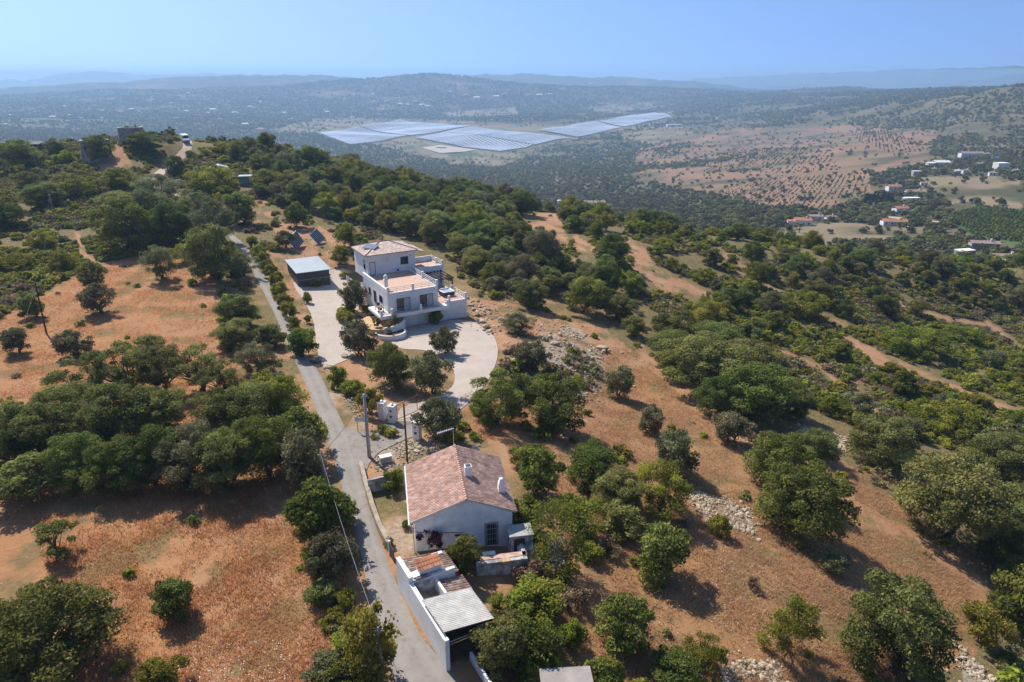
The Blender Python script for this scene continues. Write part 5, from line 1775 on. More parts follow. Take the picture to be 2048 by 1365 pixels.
for k, (px, py, w_) in enumerate(FH):
    g = G(px, py)
    f_ = g[1] * cP - (g[2] - CAM_H) * sP
    W = w_ * f_ / FPX * .8
    W = min(W, 34)
    lab, grp = ('white house speck on the hazy wooded plain beyond the mill hill', 'white houses on the hazy plain') if px < 690 else ('white house speck on the wooded hillside beyond the solar farm', 'white houses on the hill beyond the solar farm')
    if k % 3 == 1:
        lab, grp = lab.replace('white house', 'red-roofed house'), grp.replace('white', 'red-roofed')
    HOUSEPX.append((px, py, w_ * 1.1, 5))
    if k < 3:
        roofm = M['roof_far'] if k % 3 == 1 else M['sheet']
        t = empty('distant_house', g, random.uniform(-.4, .4), lab, 'house', grp)
        a = MB().box(-.5, .5, 0, .6, -.3, .3).build('wall', M['white'], t)
        b = MB().loft([[(-.52, -.03, .3), (.52, -.03, .3), (.52, .63, .3), (-.52, .63, .3)], [(-.4, .28, .45), (.4, .28, .45), (.4, .32, .45), (-.4, .32, .45)]]).build('roof', roofm, t)
        if hw is None:
            hw = {}
        hw[k] = (a.data, b.data)
    else:
        t = empty('distant_house', g, random.uniform(-.4, .4), lab, 'house', grp)
        for nm, d in zip(('wall', 'roof'), hw[k % 3]):
            link(nm, d, t)
    t.scale = (W, W, W * .75)

# solar farm: every row of tilted panels is a thing
def solar_block(poly, n, label, grp):
    """poly: four sight lines, near-left, far-left, far-right, near-right; rows run from the near edge to the far edge"""
    A_, B_, C_, D_ = [G(*p) for p in poly]
    for i in range(n):
        t = (i + .5) / n
        a, b = A_ + (D_ - A_) * t, B_ + (C_ - B_) * t
        k = 26
        nrm2 = np.array([D_[0] - A_[0], D_[1] - A_[1]])
        pitch = np.hypot(*nrm2) / n
        nrm2 = nrm2 / np.hypot(*nrm2)
        hw_ = pitch * .29
        Vv, Ff = [], []
        for j in range(k + 1):
            p = a + (b - a) * j / k
            z = z1(p[0], p[1])
            Vv += [(p[0] - nrm2[0] * hw_, p[1] - nrm2[1] * hw_, z + 4.4), (p[0] + nrm2[0] * hw_, p[1] + nrm2[1] * hw_, z + 4.0)]
            Vv += [(x, y, q - .3) for x, y, q in Vv[-2:]]
        for j in range(k):
            q = 4 * j
            Ff += [(q, q + 4, q + 5, q + 1), (q + 2, q + 3, q + 7, q + 6), (q, q + 2, q + 6, q + 4), (q + 1, q + 5, q + 7, q + 3)]
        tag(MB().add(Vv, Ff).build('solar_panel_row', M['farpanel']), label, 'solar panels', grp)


for (q0, q1, q2, q3), n_, lab, grp in (
        ([(638, 268), (800, 240), (942, 254), (700, 291)], 26, 'long row of tilted grey panels in the left wing of the valley solar farm', 'panel rows of the left solar field'),
        ([(830, 278), (945, 255), (1140, 278), (1000, 305)], 30, 'long row of tilted grey panels in the middle field of the valley solar farm', 'panel rows of the middle solar field'),
        ([(1080, 262), (1310, 226), (1343, 235), (1155, 276)], 16, 'long row of tilted grey panels in the far wing of the valley solar farm', 'panel rows of the far solar field')):
    lerp2 = lambda a, b, t: (a[0] + (b[0] - a[0]) * t, a[1] + (b[1] - a[1]) * t)
    # a service track crosses each field
    m0, m1 = lerp2(q0, q1, .5), lerp2(q3, q2, .5)
    solar_block([q0, lerp2(q0, q1, .49), lerp2(q3, q2, .47), q3], n_, lab.replace('long row', 'near half-row'), grp + ', near half')
    solar_block([lerp2(q0, q1, .51), q1, q2, lerp2(q3, q2, .5)], n_, lab.replace('long row', 'far half-row'), grp + ', far half')
yard('pale_yard', [(842, 297), (880, 292), (955, 301), (930, 305), (880, 308)], M['gravel'], 2.0, None, 60, 0)

# boulders one could count
BO = [(205, 55, 905, 890)]
BL = [(935, 598, 7), (941, 612, 8), (948, 622, 9), (955, 633, 9), (962, 645, 11), (972, 657, 12), (980, 664, 9), (1000, 640, 8), (1008, 652, 8), (1030, 722, 9), (1022, 732, 8), (1012, 742, 8), (1046, 706, 9), (1092, 682, 10), (1110, 690, 12), (1120, 672, 9), (1204, 700, 16), (1208, 706, 10),
      (632, 724, 17), (657, 737, 12), (700, 628, 12), (715, 632, 12), (728, 634, 12), (742, 633, 12), (690, 620, 9), (950, 903, 14), (948, 893, 6), (958, 893, 6), (885, 895, 11), (834, 905, 9), (840, 898, 8), (690, 715, 13), (760, 660, 8), (1078, 712, 9), (1065, 716, 9), (1100, 676, 8), (1060, 690, 8)]
TREES = '''
olive 38 712 54 56|small round olive tree standing in the red field nearest its scrub-lined edge
olive 158 718 66 58|bushy olive tree in the red field above the big holm oaks
oak 305 735 76 62|flat-topped holm oak on a bare trunk at the lower edge of the red field
olive 205 634 68 64|grey-green olive tree in the middle of the red field, lower of a touching pair
oak 186 582 48 58|dark holm oak in the red field, upper of a touching pair
oak 70 642 46 50|dark small tree close beside the stayed wooden pole
olive 325 566 68 74|tall pale olive tree at the top corner of the red field
lime 372 530 60 40|pale yellowish bush-like tree behind the tall pale olive at the field corner
olive 622 1000 100 135|narrow silver-grey olive leaning to the lane at the end of the belt
lime 20 845 60 50|yellow-leaved shrub-like tree at the field side of the belt
green 37 862 40 36|small bright green bushy tree at the edge of the red field and belt
carob 105 1400 290 205|huge dark carob tree at the near corner of the lower field
carob 10 1340 130 140|dark carob tree touching the huge one at the near corner of the field
lime 335 1385 90 75|yellow-green sapling beside white field flowers below the lone carob
airy 122 1132 96 96|thin-crowned lone tree in the lower field near the tree belt
carob 355 1248 86 88|lone dark carob tree in the middle of the lower field
green 652 1110 120 140|bright green fig-like tree hanging over the lane opposite the cottage garden
olive 665 1185 100 110|grey leafy tree below the bright fig-like one at the lane side
lime 750 1385 125 165|loose yellow-green tree leaning over the lane in front of the carport wall
green 690 1395 100 70|grey-green bushy tree at the foot of the leaning lane-side tree
carob 265 512 130 110|broad dark carob tree at the upper edge of the scrub above the red field
carob 345 500 100 90|dark carob tree between the broad one and the lane hedge
oak 440 570 105 120|tall grey holm oak beside the lane at the field's upper corner
olive 430 500 90 90|grey olive beside the lane opposite the shed
olive 488 560 60 52|grey olive in the lane-side row above the tall pair
oak 487 660 84 72|rounded dark tree in the row lining the lane at the red field
oak 470 705 80 66|dark tree in the lane-side row next to the red field
olive 518 756 88 72|light grey-green tree at the lower end of the lane-side row
oak 545 700 60 50|small dark tree touching the lane in the lane-side row
green 608 720 64 62|dense green bushy tree between the lane and the gravel drive by a boulder
olive 708 630 54 66|clipped round olive tree in front of the villa side door
olive 728 720 72 78|rounded olive tree below the planted curved terrace
olive 893 714 58 60|round olive tree in its own island inside the gravel turning circle
carob 785 785 102 96|big dark carob tree in the bed encircled by the gravel drive
olive 868 796 82 92|tall silver olive tree beside the carob inside the turning circle
olive 872 893 92 96|silver multi-stemmed olive tree beside the tall street-side gate pillar
carob 1000 858 118 118|bright-edged carob tree touching the turning circle, of a joined pair
carob 1108 872 126 124|taller dark carob tree of the joined pair below the turning circle
olive 1037 674 70 46|low olive tree on the stony bank behind the turning circle
olive 1064 748 66 66|olive tree on the bank edge between the turning circle and rubble slope
olive 1236 800 62 66|lone olive tree at the foot of the rubble slope beside the dirt track
olive 1296 872 58 62|smaller olive tree farther down the dirt slope from the rubble
olive 1357 960 86 96|well-rounded olive tree standing above the stone heap on the dirt slope
olive 1462 895 82 70|pale thin olive tree at the edge of the wood above the stone heap
carob 1505 850 190 100|very broad dark tree at the front of the slope wood
oak 1400 790 180 130|broad holm oak of the slope wood, facing the dirt track
oak 1340 740 90 80|grey holm oak at the upper front of the slope wood
carob 1545 990 140 130|dark carob tree, upper part of the tall clump beside the stone heap
carob 1585 1085 190 165|largest dark tree, lower part of the tall clump by the stone heap
oak 1880 1090 200 190|large dull-green spreading tree on the slope above dry yellow grass
oak 1760 945 140 115|broad dull-green tree above the slope path beside the grey stone heap
oak 1980 960 140 90|low spreading tree uphill of the large dull-green one
carob 2005 1135 130 100|dark leafy tree at the end of the dry slope path
green 2010 1265 110 120|bright dark-green tree at the corner of the lower dry slope
carob 1313 1172 112 116|round silvery carob tree alone in the middle of the dry lower slope
carob 1248 1318 112 112|round tree on a short double trunk above the bottom stone wall
pine 1404 1345 88 84|small fuzzy light-green pine beside the white stone bank
pine 1568 1316 112 118|taller fuzzy bright-green pine on the dry slope
oak 1770 1365 215 215|giant dark holm oak near the bottom of the dry slope
olive 1662 1152 64 50|small silvery tree at the head of the giant dark holm oak
lime 1962 1300 95 100|light yellow-green feathery tree beside the bottom rubble bank
dry 1505 1185 34 28|grey dead thorn bush alone on the dry lower slope
green 1192 985 135 90|vivid green dense tree behind the cottage nearest the bare track
green 1070 1000 90 100|fresh green leafy tree close behind the cottage wall
carob 1062 950 70 60|dark small tree above the cottage roof edge
lime 1045 1080 90 80|yellow-green shrubby tree at the cottage rear corner
lime 1325 1045 130 120|feathery yellow-green almond tree uphill of the cottage
oak 1225 1035 120 90|dull dark tree between the vivid green tree and the feathery almond
sparse 1110 1165 150 150|half-bare almond tree with bleached branches beside the courtyard
lime 1155 1085 90 90|pale yellow almond tree above the half-bare one
bush 1438 1078 44 46|small bright bush at the edge of the stone heap
bush 1145 1308 60 60|small citrus-green bush beside the flat roofed hut
lime 1050 1245 100 84|yellow-green tree filling the ground beside the carport
green 1065 1375 120 120|green vine-like tree in front of the flat roofed hut
oak 1000 1365 110 120|dull olive-green tree close to the carport entrance
green 1215 1390 80 70|bright green tree beside the flat roofed hut wall
carob 1345 1385 110 70|dull tree growing out of the bottom stone wall
bush 1180 1130 50 40|low bush under the half-bare almond tree
green 930 1160 72 82|lemon-green citrus tree in the cottage courtyard
bush 790 988 50 46|round dark green bush inside the front garden of the cottage
bush 779 1098 24 22|small yellowish shrub behind the cottage garden gate
bush 814 1062 22 20|small green shrub against the cottage side wall
magenta 862 1108 64 66|magenta bougainvillea climbing by the shaded cottage gable
bush 873 652 32 32|dark green bush against the villa garage wall
lentisk 694 632 36 22|low dense hedge shrub on the villa garden bank, nearest the olive
bush 742 632 44 20|yellow-green shrub under the clipped olive at the villa
bush 677 780 38 46|white-flowered oleander bush by the drive entrance
bush 708 795 48 34|dark green rounded bush between oleander and gate hedge
lentisk 738 838 60 60|bright green large bush behind the street sign at the gate
bush 695 1226 44 44|small dark bush at the lane edge below the grey leafy tree
lentisk 690 560 24 18|small bush behind the shed at the foot of the red cut bank
lime 690 500 46 50|yellow-green tree between the tilted solar panels and villa roof
green 680 535 40 40|dark green shrub-like tree below the yellow-green one by the villa
olive 572 500 40 36|grey bushy tree beside the first tilted solar panel
green 595 460 44 50|bright green tree behind the tilted solar panels
carob 490 455 70 66|rounded dark carob at the lane bend behind the solar panels
lentisk 545 560 34 30|hedge bush on the strip between lane and shed
lentisk 560 600 36 34|hedge bush on the strip between lane and gravel drive, opposite the shed corner
lentisk 578 640 34 36|brownish hedge bush on the strip beside the gravel drive
bush 590 665 30 30|low bush near the boulder end of the hedge strip
bush 525 535 36 30|bright hedge bush at the lane opposite the tall grey holm oak
bush 615 610 20 24|narrow bush on the stone edge of the gravel drive
bush 440 420 30 24|small bright shrub at the lane bend
carob 350 360 40 44|dark rounded carob beside the hill track by the parked grey car
carob 200 330 62 50|dark bushy tree hugging the lower stone mill tower
carob 298 312 60 40|dark tree at the hill track below the upper stone mill tower
carob 45 345 90 48|very dark broad tree on the hill below the netted shelter
olive 700 355 70 46|grey tree on the ridge skyline beyond the small sheds
lentisk 95 500 70 40|bright green mound of lentisk in the scrub above the red field
lentisk 430 385 90 50|wide green lentisk mound below the white-roofed hut
lentisk 1820 715 140 60|wide green lentisk mound beside the slope path
lentisk 1920 690 90 40|long green lentisk mound farther along the slope
lentisk 1880 870 130 70|dark golden-green lentisk thicket on the far slope
lentisk 1600 640 90 60|green lentisk thicket at the top of the slope path
airy 330 800 118 112|thin-leaved oak with open fork at the top middle of the tree belt
airy 265 815 130 132|tall open-limbed oak at the top of the belt below the flat-topped holm oak
airy 195 835 140 130|wide open-limbed oak at the field corner of the tree belt
airy 405 795 120 105|brownish loose tree with visible trunk in the upper belt
airy 455 812 100 92|grey loose tree in the upper belt next to the brownish one
oak 140 880 130 115|dark oak near the small bright bushy tree at the belt end
oak 230 905 150 140|big-limbed oak in the centre of the tree belt
oak 320 885 130 115|dark oak in the belt behind the grey front row
oak 85 935 150 130|broad dark oak at the outer end of the belt
oak 20 950 130 150|dark oak cut by the picture edge at the belt end
oak 65 1010 120 100|shaded lower oak at the outer end of the belt
carob 160 990 140 120|very dark tree in the front row of the belt, first from the outer end
carob 245 1002 140 125|very dark tree in the front row of the belt, second from the outer end
carob 318 985 130 130|dark tree in the front row of the belt beside the grey-brown one
olive 395 992 150 140|grey-brown bushy tree in the front row of the belt
oak 450 905 130 120|grey-green oak in the belt between the loose trees and front row
oak 510 885 130 120|grey-green oak in the belt beside the yellow-green trees
oak 455 995 130 135|dark green oak in the front row of the belt nearest the grey-brown one
carob 540 975 140 145|large dark tree in the front row close to the lane
carob 598 940 110 120|dark tree of the belt touching the lane verge
lime 578 870 105 115|largest bright yellow-green tree of the belt beside the lane
lime 535 830 84 84|yellow-green tree of the belt farthest up the lane
lime 615 900 80 84|small yellow-green tree of the belt on the lane verge
lime 992 1225 36 36|yellow-green shrub-like tree behind the carport roof
dry 1062 1185 80 62|brown dry thicket behind the courtyard wall
lime 1085 1262 110 90|yellow-green tree between the half-bare almond and hut
oak 1012 1310 88 84|dull green tree at the open side of the carport
green 1095 1318 70 64|bright leafy bush-tree at the back of the flat roofed hut
dry 1150 1228 74 52|dry brown bush below the half-bare almond
dry 1215 1120 60 42|dry brown bush between the feathery almond and half-bare tree
oak 1245 1085 90 72|small dull tree below the feathery almond tree
oak 1425 725 110 84|grey oak in the upper slope wood near the dirt track
carob 1352 695 90 72|dark tree at the track bend of the slope wood
oak 1485 770 125 95|grey broad oak in the middle of the slope wood
oak 1565 838 100 74|grey tree between the slope wood and grey stone heap
carob 1442 842 110 94|dark tree at the front edge of the slope wood above the thin olive
oak 1640 930 90 70|grey-green tree at the grey stone heap
carob 2040 1200 90 90|dark tree at the far end of the dry path
lentisk 555 578 34 32|rounded hedge bush on the strip between lane and drive below the shed corner
lentisk 570 622 36 34|green hedge bush in the middle of the strip between lane and drive
bush 597 690 30 34|hedge bush on the strip just above the dense bushy tree
bush 536 548 30 26|yellowish hedge bush on the strip near the shed
bush 616 650 16 18|small shrub on the stone edge halfway along the gravel drive
lentisk 520 520 36 26|hedge bush at the lane beside the shed's earth bank
bush 505 500 28 24|small bush at the lane above the shed's earth bank
lentisk 690 648 40 26|green shrub bed at the foot of the clipped olive
olive 300 475 110 90|grey leafy tree where the woods meet the red field's top footpath
oak 365 455 80 60|dull green tree screening the hill track near the lane bend
olive 395 438 60 46|grey-green tree at the inside of the lane bend
oak 240 440 80 54|dull broad tree on the scrub slope below the lower mill tower
lime 245 385 70 40|yellow-green low tree below the two mill towers
olive 335 415 90 60|grey tree along the hill track below the parked grey car
lentisk 160 400 90 44|green mound below the lower mill tower on the scrub slope
oak 100 420 80 48|dull tree around the foot of the tall slim pole
carob 10 465 80 56|dark tree at the outer edge of the scrub slope
lentisk 30 545 70 34|green mound on the scrub slope nearest the red field corner
lime 128 545 60 30|yellow-green mound close to the red field's upper edge
green 690 1062 70 76|bright green bushy tree at the lane edge uphill of the bright fig-like one
green 618 1062 70 70|bright green bushy tree at the field edge uphill of the bright fig-like one
lime 640 1165 76 72|yellow-green bushy tree on the field side of the grey leafy one
oak 648 1222 70 56|dull low tree at the field side of the small dark lane-edge bush
lentisk 672 1262 56 36|low green shrub at the lower end of the roadside strip
lime 700 1335 80 74|yellow-green bushy tree uphill of the leaning lane-side tree
olive 655 1385 90 66|grey-green bushy tree at the bottom of the roadside strip
'''
for ln in TREES.strip().splitlines():
    lab = ln.split('|')[1]
    kd, px, py, wp, hp = ln.split('|')[0].split()
    at_px(kd, float(px), float(py), float(wp), float(hp), lab)

# ------------------------------------------------------------------ the woods and scrub that fill the slopes
ZONES = [
    ('ridge', [(520, 296), (640, 322), (760, 358), (900, 395), (1050, 415), (1040, 470), (1150, 520), (1240, 530), (1300, 600), (1250, 640), (1130, 640), (1010, 600), (940, 570), (880, 520), (860, 490), (780, 470), (720, 450), (640, 440), (570, 420), (520, 400), (480, 350), (470, 310)],
     'evergreen tree in the closed wood on the ridge behind the white villa', 6.6, 'trees of the wood behind the villa', .93),
    ('hill', [(-420, 305), (200, 296), (420, 288), (480, 305), (470, 390), (420, 412), (440, 470), (380, 470), (330, 470), (200, 460), (120, 430), (-420, 440)],
     'bushy evergreen tree on the hilltop around the old stone mill towers', 6.0, 'trees on the mill hill', .2),
    ('slope', [(1060, 415), (1300, 450), (1500, 474), (1700, 500), (2420, 556), (2420, 670), (1900, 640), (1700, 630), (1650, 655), (1500, 700), (1460, 760), (1340, 700), (1250, 690), (1200, 640), (1300, 620), (1420, 600), (1250, 480), (1120, 480)],
     'evergreen tree in the open wood on the slope above the valley village', 5.6, 'trees of the wood above the village', .33),
    ('maquis', [(1480, 720), (1700, 690), (2420, 720), (2420, 940), (1950, 890), (1800, 880), (1690, 850), (1560, 800)],
     'small evergreen tree among the golden-green maquis of the far slope', 4.0, 'small trees of the maquis slope', .28),
    ('edge', [(2000, 930), (2420, 920), (2420, 1400), (2010, 1330), (1990, 1130)],
     'evergreen tree on the steep slope past the dry field path', 5.5, 'trees past the dry path', .7)]
KEEP = [[(640, 560), (690, 535), (850, 470), (960, 590), (960, 660), (760, 680), (640, 720), (580, 560)], [(545, 455), (600, 440), (700, 480), (715, 545), (570, 560)], [(420, 330), (520, 330), (520, 375), (420, 365)],
        [(225, 240), (300, 240), (300, 300), (230, 300)], [(150, 280), (300, 280), (280, 365), (150, 370)], [(270, 270), (400, 270), (420, 440), (260, 400)], [(0, 270), (80, 270), (80, 310), (0, 310)]]
cand = []
ux, uy = [], []
for zi, (zn, poly, lab, sp, grp, dens) in enumerate(ZONES):
    # throw darts on the ground, keep those whose foot is seen inside the zone
    a0, a1 = az_of(min(p[0] for p in poly)), az_of(max(p[0] for p in poly))
    nd = 5200
    A_ = rng.uniform(a0, a1, nd)
    R_ = np.sqrt(rng.uniform(60 ** 2 if zn != 'edge' else 40 ** 2, 285 ** 2, nd))
    X, Y = R_ * np.sin(A_), R_ * np.cos(A_)
    Zz = zf(X, Y)
    px, py = proj(X, Y, Zz)
    ok = inpoly(px, py, poly)
    for k in KEEP:
        ok &= ~inpoly(px, py, k)
    for k in EARTH:
        ok &= ~inpoly(px, py, k)
    for pl, wd in PATHS:
        ok &= linedist(px, py, pl) > wd + 6
    ok &= linedist(px, py, [(310, 365), (400, 425), (450, 455), (530, 560), (590, 640)]) > 30
    ok &= (fbm(X / 16, Y / 16, 40 + zi, 3) < .5 + (dens - .5) * .9) | (rng.random(nd) < dens * .35)
    for i in np.nonzero(ok)[0]:
        s_ = sp * rng.uniform(.72, 1.4)
        if rng.random() < .22:
            s_ *= .65
        cand.append((X[i], Y[i], Zz[i], s_, zi))
order = sorted(cand, key=lambda c: -c[3] / math.hypot(c[0], c[1]))
taken = [(p[0], p[1], p[2]) for p in PLACED]
cell = {}


def near_any(x, y, s_):
    cx, cy = int(x // 10), int(y // 10)
    for i in (-1, 0, 1):
        for j in (-1, 0, 1):
            for (a, b, w_) in cell.get((cx + i, cy + j), ()):
                if (a - x) ** 2 + (b - y) ** 2 < (.40 * (w_ + s_)) ** 2:
                    return True
    return False


def put(x, y, s_):
    cell.setdefault((int(x // 10), int(y // 10)), []).append((x, y, s_))


for t in taken:
    put(*t)
sel = []
random.shuffle(cand)
for c in cand:
    if not near_any(c[0], c[1], c[3]):
        put(c[0], c[1], c[3])
        sel.append(c)
sel.sort(key=lambda c: -c[3] / math.hypot(c[0], c[1]))
MIXK = {0: 'oak carob oak olive carob oak olive green lime'.split(), 1: 'lentisk oak lentisk olive lentisk green oak lime'.split(), 2: 'oak lentisk olive oak green lentisk carob lime'.split(),
        3: 'green lentisk lentisk lentisk olive lentisk'.split(), 4: 'oak carob olive green'.split()}
TW = {'carob': 'dense dark', 'oak': 'dull green', 'olive': 'grey-green', 'green': 'fresh green', 'lime': 'yellow-green', 'lentisk': 'low rounded'}
rest = []
ntree = 0
for c in sel:
    kd = random.choice(MIXK[c[4]])
    zn, _, lab, _, grp, _ = ZONES[c[4]]
    cpx, cpy = proj(np.array([c[0]]), np.array([c[1]]), np.array([c[2] + 2]))
    if ntree < 205 and -25 < cpx[0] < 2075:
        ntree += 1
        if kd == 'lentisk':
            lab2 = lab.replace('bushy evergreen tree', 'lentisk bush').replace('small evergreen tree', 'lentisk bush').replace('evergreen tree', 'lentisk bush')
            plant(kd, (c[0], c[1], c[2] - .1), c[3] * 1.05, c[3] * .5, 'low rounded ' + lab2, 'lentisk bushes, ' + grp)
        else:
            plant(kd, (c[0], c[1], c[2] - .1), c[3] * 1.12, c[3] * random.uniform(.78, .98), TW[kd] + ' ' + lab, TW[kd] + ' ' + grp)
    else:
        rest.append((c, kd))


# instanced masses nobody could count
def scatter(name, P_, scl, rot, idx, meshes, kind='stuff', tilt=None):
    """one object whose points carry copies of the meshes (geometry nodes)"""
    c = bpy.data.collections.new(name + '_sources')
    for i, me in enumerate(meshes):
        c.objects.link(bpy.data.objects.new('%s_src_%02d' % (name, i), me))
    me = bpy.data.meshes.new(name)
    me.vertices.add(len(P_))
    me.vertices.foreach_set('co', np.asarray(P_, np.float32).ravel())
    for nm, ty, v in (('scl', 'FLOAT_VECTOR', np.asarray(scl, np.float32)), ('rot', 'FLOAT_VECTOR', np.stack([np.zeros(len(P_)), np.zeros(len(P_)), rot], 1).astype(np.float32) if tilt is None else tilt.astype(np.float32)), ('idx', 'INT', np.asarray(idx, np.int32))):
        a = me.attributes.new(nm, ty, 'POINT')
        a.data.foreach_set('vector' if ty == 'FLOAT_VECTOR' else 'value', v.ravel())
    o = link(name, me)
    ng = bpy.data.node_groups.new(name, 'GeometryNodeTree')
    ng.interface.new_socket('Geometry', in_out='INPUT', socket_type='NodeSocketGeometry')
    ng.interface.new_socket('Geometry', in_out='OUTPUT', socket_type='NodeSocketGeometry')
    nn = ng.nodes.new
    gi, go = nn('NodeGroupInput'), nn('NodeGroupOutput')
    ci = nn('GeometryNodeCollectionInfo')
    ci.inputs['Collection'].default_value = c
    ci.inputs['Separate Children'].default_value = True
    ci.inputs['Reset Children'].default_value = True
    ip = nn('GeometryNodeInstanceOnPoints')
    ip.inputs['Pick Instance'].default_value = True
    L2 = ng.links.new
    L2(gi.outputs[0], ip.inputs['Points'])
    L2(ci.outputs[0], ip.inputs['Instance'])
    for nm, ty, sock in (('scl', 'FLOAT_VECTOR', 'Scale'), ('idx', 'INT', 'Instance Index')):
        q = nn('GeometryNodeInputNamedAttribute')
        q.data_type = ty
        q.inputs['Name'].default_value = nm
        L2(q.outputs['Attribute'], ip.inputs[sock])
    q = nn('GeometryNodeInputNamedAttribute')
    q.data_type = 'FLOAT_VECTOR'
    q.inputs['Name'].default_value = 'rot'
    er = nn('FunctionNodeEulerToRotation')
    L2(q.outputs['Attribute'], er.inputs[0])
    L2(er.outputs[0], ip.inputs['Rotation'])
    L2(ip.outputs[0], go.inputs[0])
    md = o.modifiers.new('scatter', 'NODES')
    md.node_group = ng
    return tag(o, kind=kind)


if rest:
    ms, Pq, sq, iq = [], [], [], []
    key = {}
    for c, kd in rest:
        v = random.randrange(3)
        cm, tm, W_, H_ = proto(kd, v, 0)
        if (kd, v) not in key:
            key[(kd, v)] = len(ms)
            ms.append(cm)
        Pq.append((c[0], c[1], c[2] - .1))
        sq.append((c[3] * 1.12 / W_, c[3] * 1.12 / W_, c[3] * (.88 if kd != 'lentisk' else .5) / H_))
        iq.append(key[(kd, v)])
    scatter('ridge_woodland', Pq, sq, rng.uniform(0, 6.28, len(Pq)), iq, ms)


def lod(name, seed, nq, leaf, m, W_=1.0, H_=.85, nl=7):
    V_, F_, tn, _ = crown_np(seed, W_, H_, 0.0, nl, nq, leaf, hollow=.6, jitter=.6, lobe=(.35, .5))
    return mesh_np(name, V_, F_, 4, m, False, {'tint': tn})


# far woods of the valley
nd = 170000
A_ = rng.uniform(-.92, .92, nd)
u = rng.random(nd)
r0, r1 = 290 ** .8, 5200 ** .8
R_ = (r0 + u * (r1 - r0)) ** 1.25
X, Y = R_ * np.sin(A_), R_ * np.cos(A_)
Zz = zf(X, Y)
px, py = proj(X, Y, Zz)
ok = (px > -600) & (px < 2650) & (py < 620)
f_ = .4 * fbm(X / 320, Y / 320, 60, 3) + .4 * fbm(X / 110, Y / 110, 61, 4) + .2 * fbm(X / 26, Y / 26, 63, 2)
thr = np.where(px < 720, .40, .455)
for p in FPALE:
    thr = np.where(inpoly(px, py, p), .66, thr)
for p in FSOIL:
    thr = np.where(inpoly(px, py, p), .57, thr)
for p in FGREEN:
    thr = np.where(inpoly(px, py, p), 2, thr)
SOLAR = [[(636, 270), (640, 262), (800, 238), (945, 254), (850, 275), (700, 292)], [(828, 278), (940, 252), (1100, 258), (1140, 282), (1000, 308), (900, 300)], [(1090, 262), (1200, 238), (1320, 224), (1345, 236), (1230, 262), (1130, 275)], [(780, 290), (900, 285), (970, 310), (880, 320)]]
for p in SOLAR:
    thr = np.where(inpoly(px, py, p), 2, thr)
ok &= (f_ > thr) | ((rng.random(nd) < .06) & (thr < 1))
ok &= linedist(px, py, [(1755, 434), (1880, 446)]) > 5
FARWOOD = ok.copy()
keepi = np.nonzero(ok)[0]
farpts = np.stack([X, Y, Zz], 1)[keepi]
farR = R_[keepi]
hid = np.zeros(len(farpts), bool)
hpx, hpy = proj(farpts[:, 0], farpts[:, 1], farpts[:, 2])
for (bx, by, bw, bh) in HOUSEPX:
    hid |= (np.abs(hpx - bx) < bw * .62) & (hpy > by - bh * .55) & (hpy < by + bh * .12)
farpts, farR = farpts[~hid], farR[~hid]
sz = rng.uniform(3.2, 7.0, len(farpts)) * np.where(farR > 1500, np.minimum(2.0, 1 + (farR - 1500) / 1800), 1)
lods = [lod('far_tree_a', 1, 230, .2, LEAF['far']), lod('far_tree_b', 2, 230, .2, LEAF['far']), lod('far_tree_c', 3, 220, .2, LEAF['oak']), lod('far_tree_d', 4, 60, .34, LEAF['far'], nl=5), lod('far_tree_e', 5, 60, .34, LEAF['oak'], nl=5)]
ix = np.where(farR < 1000, rng.integers(0, 3, len(farpts)), rng.integers(3, 5, len(farpts)))
scatter('valley_woodland', farpts - [0, 0, .3], np.stack([sz, sz, sz * rng.uniform(.7, 1.0, len(sz))], 1), rng.uniform(0, 6.28, len(sz)), ix, lods)

# planted rows in the valley: ploughed orchard and the dark citrus grove
def rows(name, poly, r_guess, ang, sx, sy, size, m, skip=.1, hz_=.8):
    P_ = np.array([G(*p)[:2] for p in poly])
    c0 = P_.mean(0)
    ca, sa = math.cos(ang), math.sin(ang)
    q = (P_ - c0) @ np.array([[ca, -sa], [sa, ca]])
    gx_, gy_ = np.meshgrid(np.arange(q[:, 0].min(), q[:, 0].max(), sx), np.arange(q[:, 1].min(), q[:, 1].max(), sy))
    gx_, gy_ = gx_.ravel() + rng.normal(0, .4, gx_.size), gy_.ravel() + rng.normal(0, .3, gx_.size)
    k = inpoly(gx_, gy_, q.tolist()) & (rng.random(gx_.size) > skip)
    W_ = np.stack([gx_[k], gy_[k]], 1) @ np.array([[ca, sa], [-sa, ca]]) + c0
    if len(W_) > 9000:
        W_ = W_[:9000]
    z = zf(W_[:, 0], W_[:, 1])
    s_ = size * rng.uniform(.75, 1.25, len(W_))
    scatter(name, np.stack([W_[:, 0], W_[:, 1], z - .1], 1), np.stack([s_, s_, s_ * hz_], 1), rng.uniform(0, 6.28, len(W_)), rng.integers(0, 2, len(W_)), [lod(name + '_a', 8, 90, .3, m, nl=5), lod(name + '_b', 9, 90, .3, m, nl=5)])


rows('orchard_trees', [(1420, 388), (1560, 352), (1735, 348), (1735, 388), (1690, 422), (1500, 412)], 800, .5, 9, 6, 2.2, LEAF['far'], .3)
rows('hillside_orchard_trees', [(1400, 345), (1470, 290), (1640, 300), (1700, 340), (1560, 348)], 1100, .5, 13, 9, 2.8, LEAF['far'], .4)
rows('upper_orchard_trees', [(1690, 268), (1760, 252), (1860, 300), (1800, 318)], 1300, .2, 14, 9, 3.0, LEAF['far'], .4)
rows('citrus_grove_trees', [(1893, 432), (1960, 414), (2100, 427), (2100, 500), (1945, 470)], 560, .25, 4.5, 3.2, 3.6, LEAF['green'], .02)

